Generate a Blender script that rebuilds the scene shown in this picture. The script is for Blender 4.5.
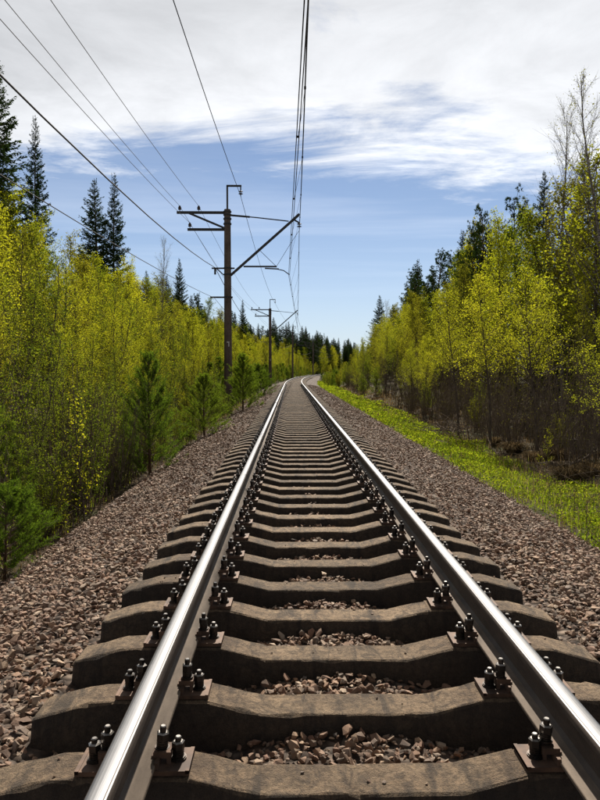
import bpy, bmesh, math, random
import numpy as np
from mathutils import Vector, Matrix

R = math.radians
scene = bpy.context.scene
for o in list(bpy.data.objects):
    bpy.data.objects.remove(o)
C = scene.collection

# ------------------------------------------------------------------ camera
CAMX, CAMZ, F, VX, VY = -0.238, 1.22, 670.0, 291.0, 370.0     # rail top is z = 0, track runs along +Y
cd = bpy.data.cameras.new('camera')
cam = bpy.data.objects.new('camera', cd); C.objects.link(cam)
cd.sensor_width = 36.0; cd.sensor_fit = 'AUTO'
cd.lens = F / 800 * 36
cd.clip_start = 0.05; cd.clip_end = 6000
cam.location = (CAMX, 0, CAMZ)
cam.rotation_euler = (R(90) - math.atan((400 - VY) / F), 0, -math.atan((300 - VX) / F))
scene.camera = cam

# ------------------------------------------------------------------ sky, sun, exposure
SUN_EL, SUN_AZ = R(44), R(6)          # azimuth measured from +Y towards +X
world = bpy.data.worlds.new('World'); scene.world = world; world.use_nodes = True
nt = world.node_tree; nt.nodes.clear()
def N(t, kind, **kw):
    n = t.nodes.new(kind)
    for k, v in kw.items():
        setattr(n, k, v)
    return n
sky = N(nt, 'ShaderNodeTexSky', sky_type='NISHITA')
sky.sun_disc = False; sky.sun_elevation = SUN_EL; sky.sun_rotation = SUN_AZ
sky.air_density = 0.7; sky.dust_density = 0.12; sky.ozone_density = 1.6; sky.altitude = 100
tc = N(nt, 'ShaderNodeTexCoord')
sep = N(nt, 'ShaderNodeSeparateXYZ'); nt.links.new(tc.outputs['Generated'], sep.inputs[0])
def wm(op, a, b=None, c=None, clamp=False, t=nt):
    n = N(t, 'ShaderNodeMath', operation=op); n.use_clamp = clamp
    for i, v in enumerate((a, b, c)):
        if v is None: continue
        if isinstance(v, (int, float)): n.inputs[i].default_value = v
        else: t.links.new(v, n.inputs[i])
    return n.outputs[0]
zc = wm('MAXIMUM', sep.outputs[2], 0.03)
px = wm('DIVIDE', sep.outputs[0], zc); py = wm('DIVIDE', sep.outputs[1], zc)
comb = N(nt, 'ShaderNodeCombineXYZ'); nt.links.new(px, comb.inputs[0]); nt.links.new(py, comb.inputs[1])
def wnoise(vec, scale, detail, rough, dist=0.0, offs=(0, 0, 0), sc=(1, 1, 1)):
    mp = N(nt, 'ShaderNodeMapping'); mp.inputs['Location'].default_value = offs; mp.inputs['Scale'].default_value = sc
    nt.links.new(vec, mp.inputs[0])
    n = N(nt, 'ShaderNodeTexNoise'); n.inputs['Scale'].default_value = scale; n.inputs['Detail'].default_value = detail
    n.inputs['Roughness'].default_value = rough; n.inputs['Distortion'].default_value = dist
    nt.links.new(mp.outputs[0], n.inputs[0]); return n.outputs[0]
n1 = wnoise(comb.outputs[0], 0.75, 9, 0.62, 0.5, (3.1, 1.7, 0), (0.8, 1, 1))
n2 = wnoise(comb.outputs[0], 1.7, 9, 0.66, 0.5, (7.3, 2.2, 0), (0.7, 1.1, 1))
# a broad sheet of cloud overhead whose ragged far edge lies about 3.4 cloud heights ahead
edge = wm('MULTIPLY_ADD', wm('ADD', wm('SUBTRACT', 3.45, py), wm('MULTIPLY', px, 0.22)), 0.5, 0.0)
edge = wm('MINIMUM', wm('MAXIMUM', edge, -0.55), 0.34)
cov = wm('ADD', wm('MULTIPLY_ADD', n1, 1.5, -0.75), edge)
cov = wm('MULTIPLY_ADD', n2, 0.8, wm('SUBTRACT', cov, 0.36))
ramp = N(nt, 'ShaderNodeMapRange', interpolation_type='SMOOTHSTEP')
ramp.inputs[1].default_value = -0.10; ramp.inputs[2].default_value = 0.30
nt.links.new(cov, ramp.inputs[0])
# low veils near the horizon
n3 = wnoise(comb.outputs[0], 0.5, 5, 0.6, 0.3, (1.3, 9.2, 0), (0.5, 1.6, 1))
veil = wm('MULTIPLY', wm('MULTIPLY_ADD', n3, 2.2, -1.0, True), wm('MULTIPLY', wm('MULTIPLY_ADD', sep.outputs[2], 9.0, -0.9, True), 0.30))
fac = wm('MAXIMUM', ramp.outputs[0], veil)
# pale haze low down, all round the horizon
hz = wm('MULTIPLY', wm('POWER', wm('SUBTRACT', 1.0, wm('MAXIMUM', sep.outputs[2], 0.0)), 7.5), 0.92)
bw = N(nt, 'ShaderNodeRGBToBW'); nt.links.new(sky.outputs[0], bw.inputs[0])
# thin cloud scatters sunlight: white, a little brighter than the sky behind it, greyer where thick
n4 = wnoise(comb.outputs[0], 1.6, 8, 0.62, 0.4, (4.4, 0.2, 0))
lum = wm('MULTIPLY', wm('ADD', wm('MULTIPLY', wm('POWER', bw.outputs[0], 1.3), 1.85), 0.4), wm('MULTIPLY_ADD', n4, 0.85, 0.6))
cc = N(nt, 'ShaderNodeCombineColor')
nt.links.new(wm('MULTIPLY', lum, 0.985), cc.inputs[0]); nt.links.new(lum, cc.inputs[1]); nt.links.new(wm('MULTIPLY', lum, 1.03), cc.inputs[2])
fac = wm('MINIMUM', fac, 0.96)
mix = N(nt, 'ShaderNodeMixRGB'); nt.links.new(fac, mix.inputs[0]); nt.links.new(sky.outputs[0], mix.inputs[1]); nt.links.new(cc.outputs[0], mix.inputs[2])
bg = N(nt, 'ShaderNodeBackground'); bg.inputs[1].default_value = 0.052
mix2 = N(nt, 'ShaderNodeMixRGB'); nt.links.new(hz, mix2.inputs[0]); nt.links.new(mix.outputs[0], mix2.inputs[1]); mix2.inputs[2].default_value = (6.3, 7.1, 8.0, 1)
nt.links.new(mix2.outputs[0], bg.inputs[0])
out = N(nt, 'ShaderNodeOutputWorld'); nt.links.new(bg.outputs[0], out.inputs[0])

sd = bpy.data.lights.new('sun', 'SUN'); sd.energy = 5.0; sd.angle = R(0.6); sd.color = (1.0, 0.92, 0.80)
sun = bpy.data.objects.new('sun', sd); C.objects.link(sun)
sdir = Vector((math.sin(SUN_AZ) * math.cos(SUN_EL), math.cos(SUN_AZ) * math.cos(SUN_EL), math.sin(SUN_EL)))
sun.rotation_euler = (-sdir).to_track_quat('-Z', 'Y').to_euler(); sun.location = (0, 0, 40)

vs = scene.view_settings
vs.view_transform = 'Standard'; vs.look = 'None'; vs.gamma = 1; vs.exposure = 0.95; vs.use_curve_mapping = False
cy = scene.cycles
cy.max_bounces = 6; cy.diffuse_bounces = 3; cy.glossy_bounces = 2; cy.transmission_bounces = 4; cy.transparent_max_bounces = 4
cy.use_denoising = True

# ------------------------------------------------------------------ helpers
rng = np.random.default_rng(7)

def cx(y):                               # sideways position of the track's centre line: straight, then a curve to +X
    y = np.asarray(y, float)
    a = np.clip(y - 58, 0, 300)
    return 0.00050 * a * a + np.clip(y - 358, 0, None) * 0.30

def at(px_, Z):                          # world x of a picture column at a distance
    return CAMX + (px_ - VX) / F * Z

class Acc:
    """collects vertices, quads and triangles with a material slot and a per-vertex random value"""
    def __init__(s): s.V = []; s.Q = []; s.T = []; s.mq = []; s.mt = []; s.rn = []; s.n = 0
    def add(s, v, q=None, t=None, mat=0, rnd=0.5):
        v = np.asarray(v, float).reshape(-1, 3); s.V.append(v)
        s.rn.append(np.full(len(v), rnd) if np.isscalar(rnd) else np.asarray(rnd, float))
        if q is not None and len(q): q = np.asarray(q, int) + s.n; s.Q.append(q); s.mq.append(np.full(len(q), mat))
        if t is not None and len(t): t = np.asarray(t, int) + s.n; s.T.append(t); s.mt.append(np.full(len(t), mat))
        s.n += len(v)
    def mesh(s, name, mats, smooth=False):
        V = np.concatenate(s.V); me = bpy.data.meshes.new(name)
        Q = np.concatenate(s.Q) if s.Q else np.zeros((0, 4), int); T = np.concatenate(s.T) if s.T else np.zeros((0, 3), int)
        me.vertices.add(len(V)); me.vertices.foreach_set('co', V.ravel())
        me.loops.add(Q.size + T.size); me.loops.foreach_set('vertex_index', np.concatenate([Q.ravel(), T.ravel()]).astype(np.int32))
        me.polygons.add(len(Q) + len(T))
        me.polygons.foreach_set('loop_start', np.concatenate([np.arange(len(Q)) * 4, Q.size + np.arange(len(T)) * 3]).astype(np.int32))
        mi = np.concatenate([np.concatenate(s.mq) if s.mq else np.zeros(0), np.concatenate(s.mt) if s.mt else np.zeros(0)]).astype(np.int32)
        me.polygons.foreach_set('material_index', mi)
        me.polygons.foreach_set('use_smooth', np.full(len(mi), smooth))
        at_ = me.attributes.new('rnd', 'FLOAT', 'POINT'); at_.data.foreach_set('value', np.concatenate(s.rn).astype(np.float32))
        for m in mats: me.materials.append(m)
        me.update(calc_edges=True); me.validate()
        return me

def tube(acc, P, r, sides=5, mat=0, rnd=0.5, cap=False):
    P = np.asarray(P, float); n = len(P)
    r = np.full(n, r) if np.isscalar(r) else np.asarray(r, float)
    T = np.gradient(P, axis=0); T /= np.linalg.norm(T, axis=1)[:, None] + 1e-9
    d = P[-1] - P[0]; ref = np.array([1.0, 0, 0]) if abs(d[0]) < 0.6 * np.linalg.norm(d) else np.array([0, 0, 1.0])
    A = np.cross(T, ref); A /= np.linalg.norm(A, axis=1)[:, None] + 1e-9; B = np.cross(T, A)
    a = np.arange(sides) * 2 * np.pi / sides
    V = P[:, None] + r[:, None, None] * (np.cos(a)[None, :, None] * A[:, None] + np.sin(a)[None, :, None] * B[:, None])
    i = np.arange(n - 1)[:, None] * sides; j = np.arange(sides)[None]; j2 = (j + 1) % sides
    Q = np.stack([i + j, i + j2, i + sides + j2, i + sides + j], -1).reshape(-1, 4)
    V = V.reshape(-1, 3); t = None
    if cap:
        V = np.vstack([V, P[0], P[-1]]); k = np.arange(sides); k2 = (k + 1) % sides; m = n * sides
        t = np.vstack([np.stack([k2, k, np.full(sides, m)], 1), np.stack([(n - 1) * sides + k, (n - 1) * sides + k2, np.full(sides, m + 1)], 1)])
    acc.add(V, Q, t, mat, rnd)

def box(acc, c, s, mat=0, taper=1.0):
    c = np.array(c, float); h = np.array(s, float) / 2
    v = np.array([[-1,-1,-1],[1,-1,-1],[1,1,-1],[-1,1,-1],[-1,-1,1],[1,-1,1],[1,1,1],[-1,1,1]], float)
    v[4:, :2] *= taper
    acc.add(v * h + c, [[0,3,2,1],[4,5,6,7],[0,1,5,4],[1,2,6,5],[2,3,7,6],[3,0,4,7]], None, mat)

def bar(acc, a, b, w, h=None, mat=0):
    """rectangular bar from a to b"""
    a = np.array(a, float); b = np.array(b, float); h = h or w
    t = b - a; t /= np.linalg.norm(t)
    ref = np.array([0, 0, 1.0]) if abs(t[2]) < 0.9 else np.array([0, 1.0, 0])
    s = np.cross(t, ref); s /= np.linalg.norm(s); u = np.cross(s, t)
    v = [p + s * i * w / 2 + u * j * h / 2 for p in (a, b) for i, j in ((-1,-1),(1,-1),(1,1),(-1,1))]
    acc.add(v, [[0,1,2,3],[7,6,5,4],[0,4,5,1],[1,5,6,2],[2,6,7,3],[3,7,4,0]], None, mat)

def prism(acc, c, r, h, sides, mat=0, rot=0.0, r2=None):
    r2 = r if r2 is None else r2
    a = np.arange(sides) * 2 * np.pi / sides + rot
    lo = np.stack([c[0] + r * np.cos(a), c[1] + r * np.sin(a), np.full(sides, c[2])], 1)
    hi = np.stack([c[0] + r2 * np.cos(a), c[1] + r2 * np.sin(a), np.full(sides, c[2] + h)], 1)
    k = np.arange(sides); k2 = (k + 1) % sides
    V = np.vstack([lo, hi, [[c[0], c[1], c[2]], [c[0], c[1], c[2] + h]]])
    acc.add(V, np.stack([k, k2, sides + k2, sides + k], 1),
            np.vstack([np.stack([sides + k, sides + k2, np.full(sides, 2 * sides + 1)], 1), np.stack([k2, k, np.full(sides, 2 * sides)], 1)]), mat)

def obj(name, me, parent=None, loc=(0, 0, 0), rz=0.0, scale=None):
    o = bpy.data.objects.new(name, me); C.objects.link(o); o.location = loc; o.rotation_euler = (0, 0, rz)
    if scale is not None: o.scale = scale if hasattr(scale, '__len__') else (scale,) * 3
    if parent is not None: o.parent = parent
    return o
def tag(o, label=None, cat=None, group=None, kind=None):
    if label: o['label'] = label
    if cat: o['category'] = cat
    if group: o['group'] = group
    if kind: o['kind'] = kind
    return o

# ------------------------------------------------------------------ materials
class Mat:
    def __init__(s, name):
        s.m = bpy.data.materials.new(name); s.m.use_nodes = True; s.t = s.m.node_tree; s.t.nodes.clear()
        s.out = s.n('ShaderNodeOutputMaterial')
    def n(s, kind, **kw): return N(s.t, kind, **kw)
    def l(s, a, b): s.t.links.new(a, b)
    def math(s, op, a, b=None, c=None, clamp=False): return wm(op, a, b, c, clamp, s.t)
    def coord(s, out='Object', scale=(1, 1, 1), random_off=False):
        c = s.n('ShaderNodeTexCoord'); v = c.outputs[out]
        if random_off:
            oi = s.n('ShaderNodeObjectInfo'); a = s.n('ShaderNodeVectorMath', operation='ADD')
            k = s.n('ShaderNodeCombineXYZ'); q = s.math('MULTIPLY', oi.outputs['Random'], 37.0)
            for i in range(3): s.l(q, k.inputs[i])
            s.l(v, a.inputs[0]); s.l(k.outputs[0], a.inputs[1]); v = a.outputs[0]
        m = s.n('ShaderNodeMapping'); m.inputs['Scale'].default_value = scale; s.l(v, m.inputs[0]); return m.outputs[0]
    def noise(s, vec, scale, detail=4, rough=0.6, dist=0.0):
        n = s.n('ShaderNodeTexNoise'); n.inputs['Scale'].default_value = scale; n.inputs['Detail'].default_value = detail
        n.inputs['Roughness'].default_value = rough; n.inputs['Distortion'].default_value = dist; s.l(vec, n.inputs[0]); return n.outputs[0]
    def ramp(s, f, stops):
        r = s.n('ShaderNodeValToRGB'); e = r.color_ramp.elements
        while len(e) < len(stops): e.new(0.5)
        for x, (p, c) in zip(e, stops): x.position = p; x.color = (*c, 1) if len(c) == 3 else c
        s.l(f, r.inputs[0]); return r.outputs[0]
    def mix(s, f, a, b, mode='MIX'):
        n = s.n('ShaderNodeMixRGB', blend_type=mode)
        for i, v in ((0, f), (1, a), (2, b)):
            if isinstance(v, (int, float)): n.inputs[i].default_value = v
            elif isinstance(v, tuple): n.inputs[i].default_value = (*v, 1)
            else: s.l(v, n.inputs[i])
        return n.outputs[0]
    def bsdf(s, color, rough=0.8, metal=0.0, bump=None, strength=0.5, dist=0.01, spec=0.3):
        b = s.n('ShaderNodeBsdfPrincipled')
        for k, v in (('Base Color', color), ('Roughness', rough), ('Metallic', metal)):
            if isinstance(v, (int, float)): b.inputs[k].default_value = v
            elif isinstance(v, tuple): b.inputs[k].default_value = (*v, 1)
            else: s.l(v, b.inputs[k])
        b.inputs['Specular IOR Level'].default_value = spec
        if bump is not None:
            bp = s.n('ShaderNodeBump'); bp.inputs['Strength'].default_value = strength; bp.inputs['Distance'].default_value = dist
            s.l(bump, bp.inputs['Height']); s.l(bp.outputs[0], b.inputs['Normal'])
        s.l(b.outputs[0], s.out.inputs[0]); return s.m

def concrete_sleeper():
    m = Mat('sleeper_concrete'); v = m.coord('Object', (1, 1, 1), True)
    a = m.noise(v, 5, 6, 0.7); b = m.noise(v, 60, 4, 0.7); c = m.noise(v, 190, 2, 0.5)
    col = m.ramp(a, [(0.30, (0.058, 0.040, 0.025)), (0.5, (0.130, 0.092, 0.058)), (0.72, (0.20, 0.147, 0.096))])
    col = m.mix(m.math('MULTIPLY_ADD', b, 1.6, -0.5, True), col, (0.18, 0.130, 0.085), 'MIX')
    sp = m.noise(v, 33, 6, 0.8, 0.3)
    col = m.mix(1.0, col, m.ramp(sp, [(0.34, (0.45, 0.43, 0.42)), (0.5, (1, 1, 1)), (0.66, (1.5, 1.45, 1.4))]), 'MULTIPLY')
    pits = m.ramp(c, [(0.30, (0.5, 0.5, 0.5)), (0.42, (1, 1, 1))])
    col = m.mix(1.0, col, pits, 'MULTIPLY')
    # grease drips and dark brake dust blotches
    st = m.noise(m.coord('Object', (14, 3, 2.2), True), 1.0, 4, 0.65, 0.4)
    col = m.mix(m.ramp(st, [(0.52, (0, 0, 0)), (0.66, (0.75, 0.75, 0.75))]), col, (0.022, 0.018, 0.015))
    st2 = m.noise(v, 2.3, 3, 0.6, 0.5)
    col = m.mix(m.ramp(st2, [(0.54, (0, 0, 0)), (0.72, (0.6, 0.6, 0.6))]), col, (0.035, 0.027, 0.021))
    oi = m.n('ShaderNodeObjectInfo')
    tone = m.math('MULTIPLY_ADD', oi.outputs['Random'], 0.5, 0.75); tcol = m.n('ShaderNodeCombineColor')
    for q_ in range(3): m.l(tone, tcol.inputs[q_])
    col = m.mix(1.0, col, tcol.outputs[0], 'MULTIPLY')
    bl = m.noise(v, 11, 5, 0.75, 0.8)
    col = m.mix(m.ramp(bl, [(0.50, (0, 0, 0)), (0.60, (0.65, 0.65, 0.65))]), col, (0.040, 0.030, 0.022))
    # rust running from the baseplates
    sx = m.n('ShaderNodeSeparateXYZ'); tcn = m.n('ShaderNodeTexCoord'); m.l(tcn.outputs['Object'], sx.inputs[0])
    dd = m.math('ABSOLUTE', m.math('SUBTRACT', m.math('ABSOLUTE', sx.outputs[0]), 0.8))
    rf = m.math('MULTIPLY', m.math('SUBTRACT', 1.0, m.math('MULTIPLY', dd, 2.6), None, True), m.noise(v, 14, 4, 0.7))
    col = m.mix(rf, col, (0.055, 0.032, 0.02))
    # shade painted into the colour of all upright sides, the top stays lighter
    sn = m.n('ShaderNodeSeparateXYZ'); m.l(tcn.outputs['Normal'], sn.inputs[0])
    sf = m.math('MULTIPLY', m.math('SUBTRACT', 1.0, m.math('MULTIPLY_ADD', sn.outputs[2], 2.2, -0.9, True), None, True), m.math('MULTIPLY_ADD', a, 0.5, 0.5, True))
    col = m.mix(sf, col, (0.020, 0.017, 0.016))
    h = m.math('ADD', m.math('MULTIPLY', b, 0.7), m.math('MULTIPLY', c, 0.5))
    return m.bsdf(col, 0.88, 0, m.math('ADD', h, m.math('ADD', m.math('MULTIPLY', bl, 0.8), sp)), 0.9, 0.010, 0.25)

def rail_head():
    m = Mat('polished_rail'); v = m.coord('Object', (260, 1.2, 4)); w = m.coord('Object', (8, 8, 8))
    a = m.noise(v, 1.0, 4, 0.6); b = m.noise(w, 3, 4, 0.7)
    col = m.ramp(a, [(0.3, (0.095, 0.096, 0.100)), (0.7, (0.15, 0.151, 0.158))])
    rg = m.math('ADD', m.math('MULTIPLY_ADD', a, 0.16, 0.34), m.math('MULTIPLY', b, 0.12))
    return m.bsdf(col, rg, 1.0, a, 0.12, 0.001, 0.5)
def rail_side():
    m = Mat('rusty_rail_side'); v = m.coord('Object', (6, 1.5, 6)); a = m.noise(v, 4, 6, 0.7); b = m.noise(m.coord('Object'), 120, 3, 0.6)
    col = m.ramp(a, [(0.3, (0.030, 0.024, 0.020)), (0.55, (0.055, 0.041, 0.032)), (0.75, (0.08, 0.058, 0.042))])
    return m.bsdf(col, 0.62, 0.25, b, 0.4, 0.002, 0.4)
def rail_foot():
    m = Mat('dusty_rail_foot'); v = m.coord('Object', (6, 1.5, 6)); a = m.noise(v, 4, 6, 0.7); b = m.noise(m.coord('Object'), 120, 3, 0.6)
    return m.bsdf(m.ramp(a, [(0.3, (0.075, 0.055, 0.040)), (0.7, (0.15, 0.115, 0.085))]), 0.8, 0.0, b, 0.4, 0.002, 0.3)
def iron(name, c0, c1, rough=0.6, metal=0.5):
    m = Mat(name); v = m.coord('Object', (1, 1, 1), True); a = m.noise(v, 12, 4, 0.6)
    return m.bsdf(m.ramp(a, [(0.35, c0), (0.7, c1)]), rough, metal, None, 0.3, 0.002, 0.4)
def stone_mat():
    m = Mat('crushed_granite'); at_ = m.n('ShaderNodeAttribute', attribute_name='rnd')
    oi = m.n('ShaderNodeObjectInfo')
    f = m.math('FRACT', m.math('ADD', at_.outputs['Fac'], oi.outputs['Random']))
    col = m.ramp(f, [(0.0, (0.055, 0.040, 0.032)), (0.14, (0.19, 0.115, 0.074)), (0.3, (0.10, 0.073, 0.056)), (0.45, (0.25, 0.160, 0.106)),
                     (0.6, (0.15, 0.084, 0.058)), (0.74, (0.31, 0.225, 0.155)), (0.86, (0.125, 0.098, 0.080)), (0.95, (0.38, 0.30, 0.225)), (1.0, (0.055, 0.046, 0.042))])
    v = m.coord('Object'); a = m.noise(v, 90, 4, 0.7)
    col = m.mix(0.6, col, m.ramp(a, [(0.3, (0.6, 0.55, 0.5)), (0.7, (1.5, 1.42, 1.33))]), 'MULTIPLY')
    # broad rusty, dusty patches along the bed
    br = m.noise(v, 0.9, 3, 0.6)
    col = m.mix(m.ramp(br, [(0.42, (0, 0, 0)), (0.65, (0.45, 0.45, 0.45))]), col, (0.12, 0.075, 0.055))
    return m.bsdf(col, 0.8, 0, a, 0.5, 0.004, 0.35)
def bed_mat():
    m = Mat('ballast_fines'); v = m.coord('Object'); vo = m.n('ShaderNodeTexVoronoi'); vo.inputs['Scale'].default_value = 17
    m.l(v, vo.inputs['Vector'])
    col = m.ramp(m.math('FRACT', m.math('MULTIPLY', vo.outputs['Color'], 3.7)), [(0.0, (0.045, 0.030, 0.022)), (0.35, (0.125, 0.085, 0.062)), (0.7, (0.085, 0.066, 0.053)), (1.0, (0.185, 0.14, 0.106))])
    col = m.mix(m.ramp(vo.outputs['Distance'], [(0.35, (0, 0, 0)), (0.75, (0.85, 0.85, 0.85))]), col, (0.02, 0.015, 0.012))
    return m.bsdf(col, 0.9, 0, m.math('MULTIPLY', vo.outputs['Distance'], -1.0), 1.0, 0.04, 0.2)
def ground_mat():
    m = Mat('forest_floor'); v = m.coord('Object'); a = m.noise(v, 0.7, 6, 0.65); b = m.noise(v, 9, 5, 0.7); c = m.noise(v, 45, 3, 0.7)
    col = m.ramp(b, [(0.3, (0.022, 0.015, 0.010)), (0.5, (0.055, 0.039, 0.024)), (0.7, (0.10, 0.074, 0.044))])
    col = m.mix(m.ramp(a, [(0.45, (0, 0, 0)), (0.62, (0.8, 0.8, 0.8))]), col, (0.035, 0.040, 0.012))
    return m.bsdf(col, 0.95, 0, m.math('ADD', b, m.math('MULTIPLY', c, 0.6)), 1.0, 0.05, 0.1)
def leaf_mat(name, stops, trans=0.55, tint=(1.25, 1.3, 0.6), var=0.35):
    """leaves: diffuse plus light that shines through; colour differs from leaf to leaf and plant to plant"""
    m = Mat(name); at_ = m.n('ShaderNodeAttribute', attribute_name='rnd'); oi = m.n('ShaderNodeObjectInfo')
    f = m.math('ADD', m.math('MULTIPLY', at_.outputs['Fac'], 1 - var), m.math('MULTIPLY', oi.outputs['Random'], var))
    col = m.ramp(f, stops)
    d = m.n('ShaderNodeBsdfDiffuse'); t = m.n('ShaderNodeBsdfTranslucent'); x = m.n('ShaderNodeMixShader'); x.inputs[0].default_value = trans
    m.l(col, d.inputs[0]); m.l(m.mix(1.0, col, tint, 'MULTIPLY'), t.inputs[0]); m.l(d.outputs[0], x.inputs[1]); m.l(t.outputs[0], x.inputs[2])
    m.l(x.outputs[0], m.out.inputs[0]); return m.m
def bark(name, c0, c1, scale=(8, 8, 2.0)):
    m = Mat(name); v = m.coord('Object', scale, True); a = m.noise(v, 3, 5, 0.7)
    return m.bsdf(m.ramp(a, [(0.35, c0), (0.65, c1)]), 0.9, 0, a, 0.6, 0.01, 0.15)
def birch_bark():
    m = Mat('birch_bark'); v = m.coord('Object', (3, 3, 14), True); a = m.noise(v, 2.0, 4, 0.7); w = m.noise(m.coord('Object', (1, 1, 1), True), 1.2, 3)
    col = m.ramp(a, [(0.42, (0.05, 0.042, 0.036)), (0.55, (0.36, 0.33, 0.29))])
    return m.bsdf(m.mix(m.ramp(w, [(0.4, (0, 0, 0)), (0.6, (0.7, 0.7, 0.7))]), col, (0.10, 0.08, 0.06)), 0.85, 0, a, 0.4, 0.004, 0.2)

M = dict(
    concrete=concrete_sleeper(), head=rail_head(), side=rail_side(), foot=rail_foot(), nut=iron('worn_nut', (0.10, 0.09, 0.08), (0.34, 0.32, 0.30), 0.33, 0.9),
    plate=iron('rusty_plate', (0.045, 0.028, 0.02), (0.13, 0.075, 0.048), 0.7, 0.3),
    bolt=iron('greased_bolt', (0.018, 0.016, 0.015), (0.07, 0.055, 0.045), 0.42, 0.7),
    stone=stone_mat(), bed=bed_mat(), ground=ground_mat(),
    birch_leaf=leaf_mat('birch_leaf', [(0.1, (0.14, 0.165, 0.016)), (0.5, (0.28, 0.285, 0.024)), (0.9, (0.42, 0.375, 0.034))]),
    green_leaf=leaf_mat('green_leaf', [(0.1, (0.045, 0.068, 0.010)), (0.5, (0.115, 0.143, 0.018)), (0.9, (0.215, 0.215, 0.022))]),
    olive_leaf=leaf_mat('olive_leaf', [(0.1, (0.065, 0.070, 0.012)), (0.5, (0.145, 0.140, 0.018)), (0.9, (0.24, 0.20, 0.022))]),
    spruce=leaf_mat('spruce_needle', [(0.1, (0.010, 0.022, 0.010)), (0.5, (0.022, 0.042, 0.015)), (0.9, (0.045, 0.065, 0.018))], 0.2),
    pine=leaf_mat('pine_needle', [(0.1, (0.035, 0.065, 0.012)), (0.5, (0.090, 0.140, 0.020)), (0.9, (0.17, 0.21, 0.025))], 0.5),
    grass=leaf_mat('fresh_grass', [(0.05, (0.045, 0.078, 0.010)), (0.45, (0.135, 0.175, 0.014)), (0.9, (0.27, 0.27, 0.03))], 0.55, (1.2, 1.3, 0.6), 0.0),
    straw=leaf_mat('dry_grass', [(0.1, (0.04, 0.027, 0.014)), (0.5, (0.10, 0.072, 0.040)), (0.9, (0.21, 0.165, 0.10))], 0.4, (1.1, 1.0, 0.8), 0.0),
    twig=bark('twig_bark', (0.060, 0.044, 0.033), (0.165, 0.125, 0.092)),
    dark_bark=bark('dark_bark', (0.030, 0.023, 0.017), (0.105, 0.080, 0.060)),
    pine_bark=bark('pine_bark', (0.035, 0.022, 0.014), (0.09, 0.052, 0.03)),
    birch_bark=birch_bark(),
    mast=bark('mast_concrete', (0.065, 0.048, 0.040), (0.125, 0.095, 0.080), (1, 1, 0.4)),
    steel=iron('painted_steel', (0.018, 0.019, 0.022), (0.035, 0.034, 0.036), 0.7, 0.0),
    wire=iron('weathered_wire', (0.022, 0.022, 0.026), (0.04, 0.04, 0.045), 0.9, 0.0),
    glaze=iron('glazed_insulator', (0.03, 0.02, 0.018), (0.05, 0.035, 0.03), 0.65, 0.0),
    paint=iron('pale_paint', (0.45, 0.44, 0.42), (0.6, 0.59, 0.57), 0.7, 0.0),
)

# ------------------------------------------------------------------ ground
GX = np.array([-2500, -1200, -600, -300, -150, -60, -30, -16, -10, -7, -5, -3.9, -3.2, -2.6, 0, 2.7, 3.2, 4.2, 5.2, 6.2, 8, 12, 20, 40, 90, 200, 500, 1200, 2500], float)
GZ = np.array([14, 12, 9, 7, 5.5, 4.0, 2.6, 1.0, -0.05, -0.65, -0.92, -1.0, -0.93, -0.90, -1.0, -0.72, -0.70, -0.80, -0.90, -0.76, -0.45, 0.15, 1.0, 2.2, 3.5, 5, 8, 11, 13], float)
def rough(x, y):
    return 0.07 * np.sin(1.3 * x + 0.7 * y) * np.cos(0.9 * y - 0.5 * x) + 0.045 * np.sin(3.1 * x - 1.9 * y + 1.0) + 0.03 * np.sin(5.7 * y + 2.3 * x)
def gz(x, y):
    xr = np.asarray(x, float) - cx(y)
    amp = np.clip((np.abs(xr) - 3.0) / 1.5, 0.12, 1.0)
    return np.interp(xr, GX, GZ) + amp * rough(np.asarray(x, float), np.asarray(y, float))
xs = np.unique(np.concatenate([GX, np.arange(-14, 14.1, 0.45), np.arange(-40, 40.1, 3.0)]))
ys = np.unique(np.concatenate([np.arange(-12, 40, 0.5), np.arange(40, 140, 2.0), np.arange(140, 420, 8.0), [-2000, -800, -300, -120, -50, -25, 500, 620, 800, 1100, 1600, 2600]]))
YY, XX = np.meshgrid(ys, xs, indexing='ij')
WX = XX + cx(YY); WZ = gz(WX, YY)
a = Acc(); nx = len(xs); i = np.arange(len(ys) - 1)[:, None] * nx; j = np.arange(nx - 1)[None]
a.add(np.stack([WX, YY, WZ], -1), np.stack([i + j, i + j + 1, i + nx + j + 1, i + nx + j], -1).reshape(-1, 4))
tag(obj('ground', a.mesh('ground', [M['ground']], True)), kind='structure')

# ballast bed
BX = np.array([-3.12, -2.95, -2.4, -1.75, -1.45, -1.2, -0.8, -0.5, -0.25, 0, 0.25, 0.5, 0.8, 1.2, 1.45, 1.8, 2.4, 2.95, 3.2])
BZ = np.array([-1.02, -0.80, -0.58, -0.37, -0.36, -0.41, -0.435, -0.405, -0.36, -0.35, -0.36, -0.405, -0.435, -0.41, -0.36, -0.35, -0.50, -0.66, -0.82])
def bz(xr): return np.interp(xr, BX, BZ)
ys2 = np.unique(np.concatenate([np.arange(-4, 60, 1.0), np.arange(60, 320, 3.0)]))
a = Acc(); nx = len(BX)
YY, XX = np.meshgrid(ys2, BX, indexing='ij')
i = np.arange(len(ys2) - 1)[:, None] * nx; j = np.arange(nx - 1)[None]
a.add(np.stack([XX + cx(YY), YY, np.broadcast_to(BZ, XX.shape)], -1), np.stack([i + j, i + j + 1, i + nx + j + 1, i + nx + j], -1).reshape(-1, 4))
bed = tag(obj('ballast_bed', a.mesh('ballast_bed', [M['bed']], True)), kind='structure')

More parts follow.
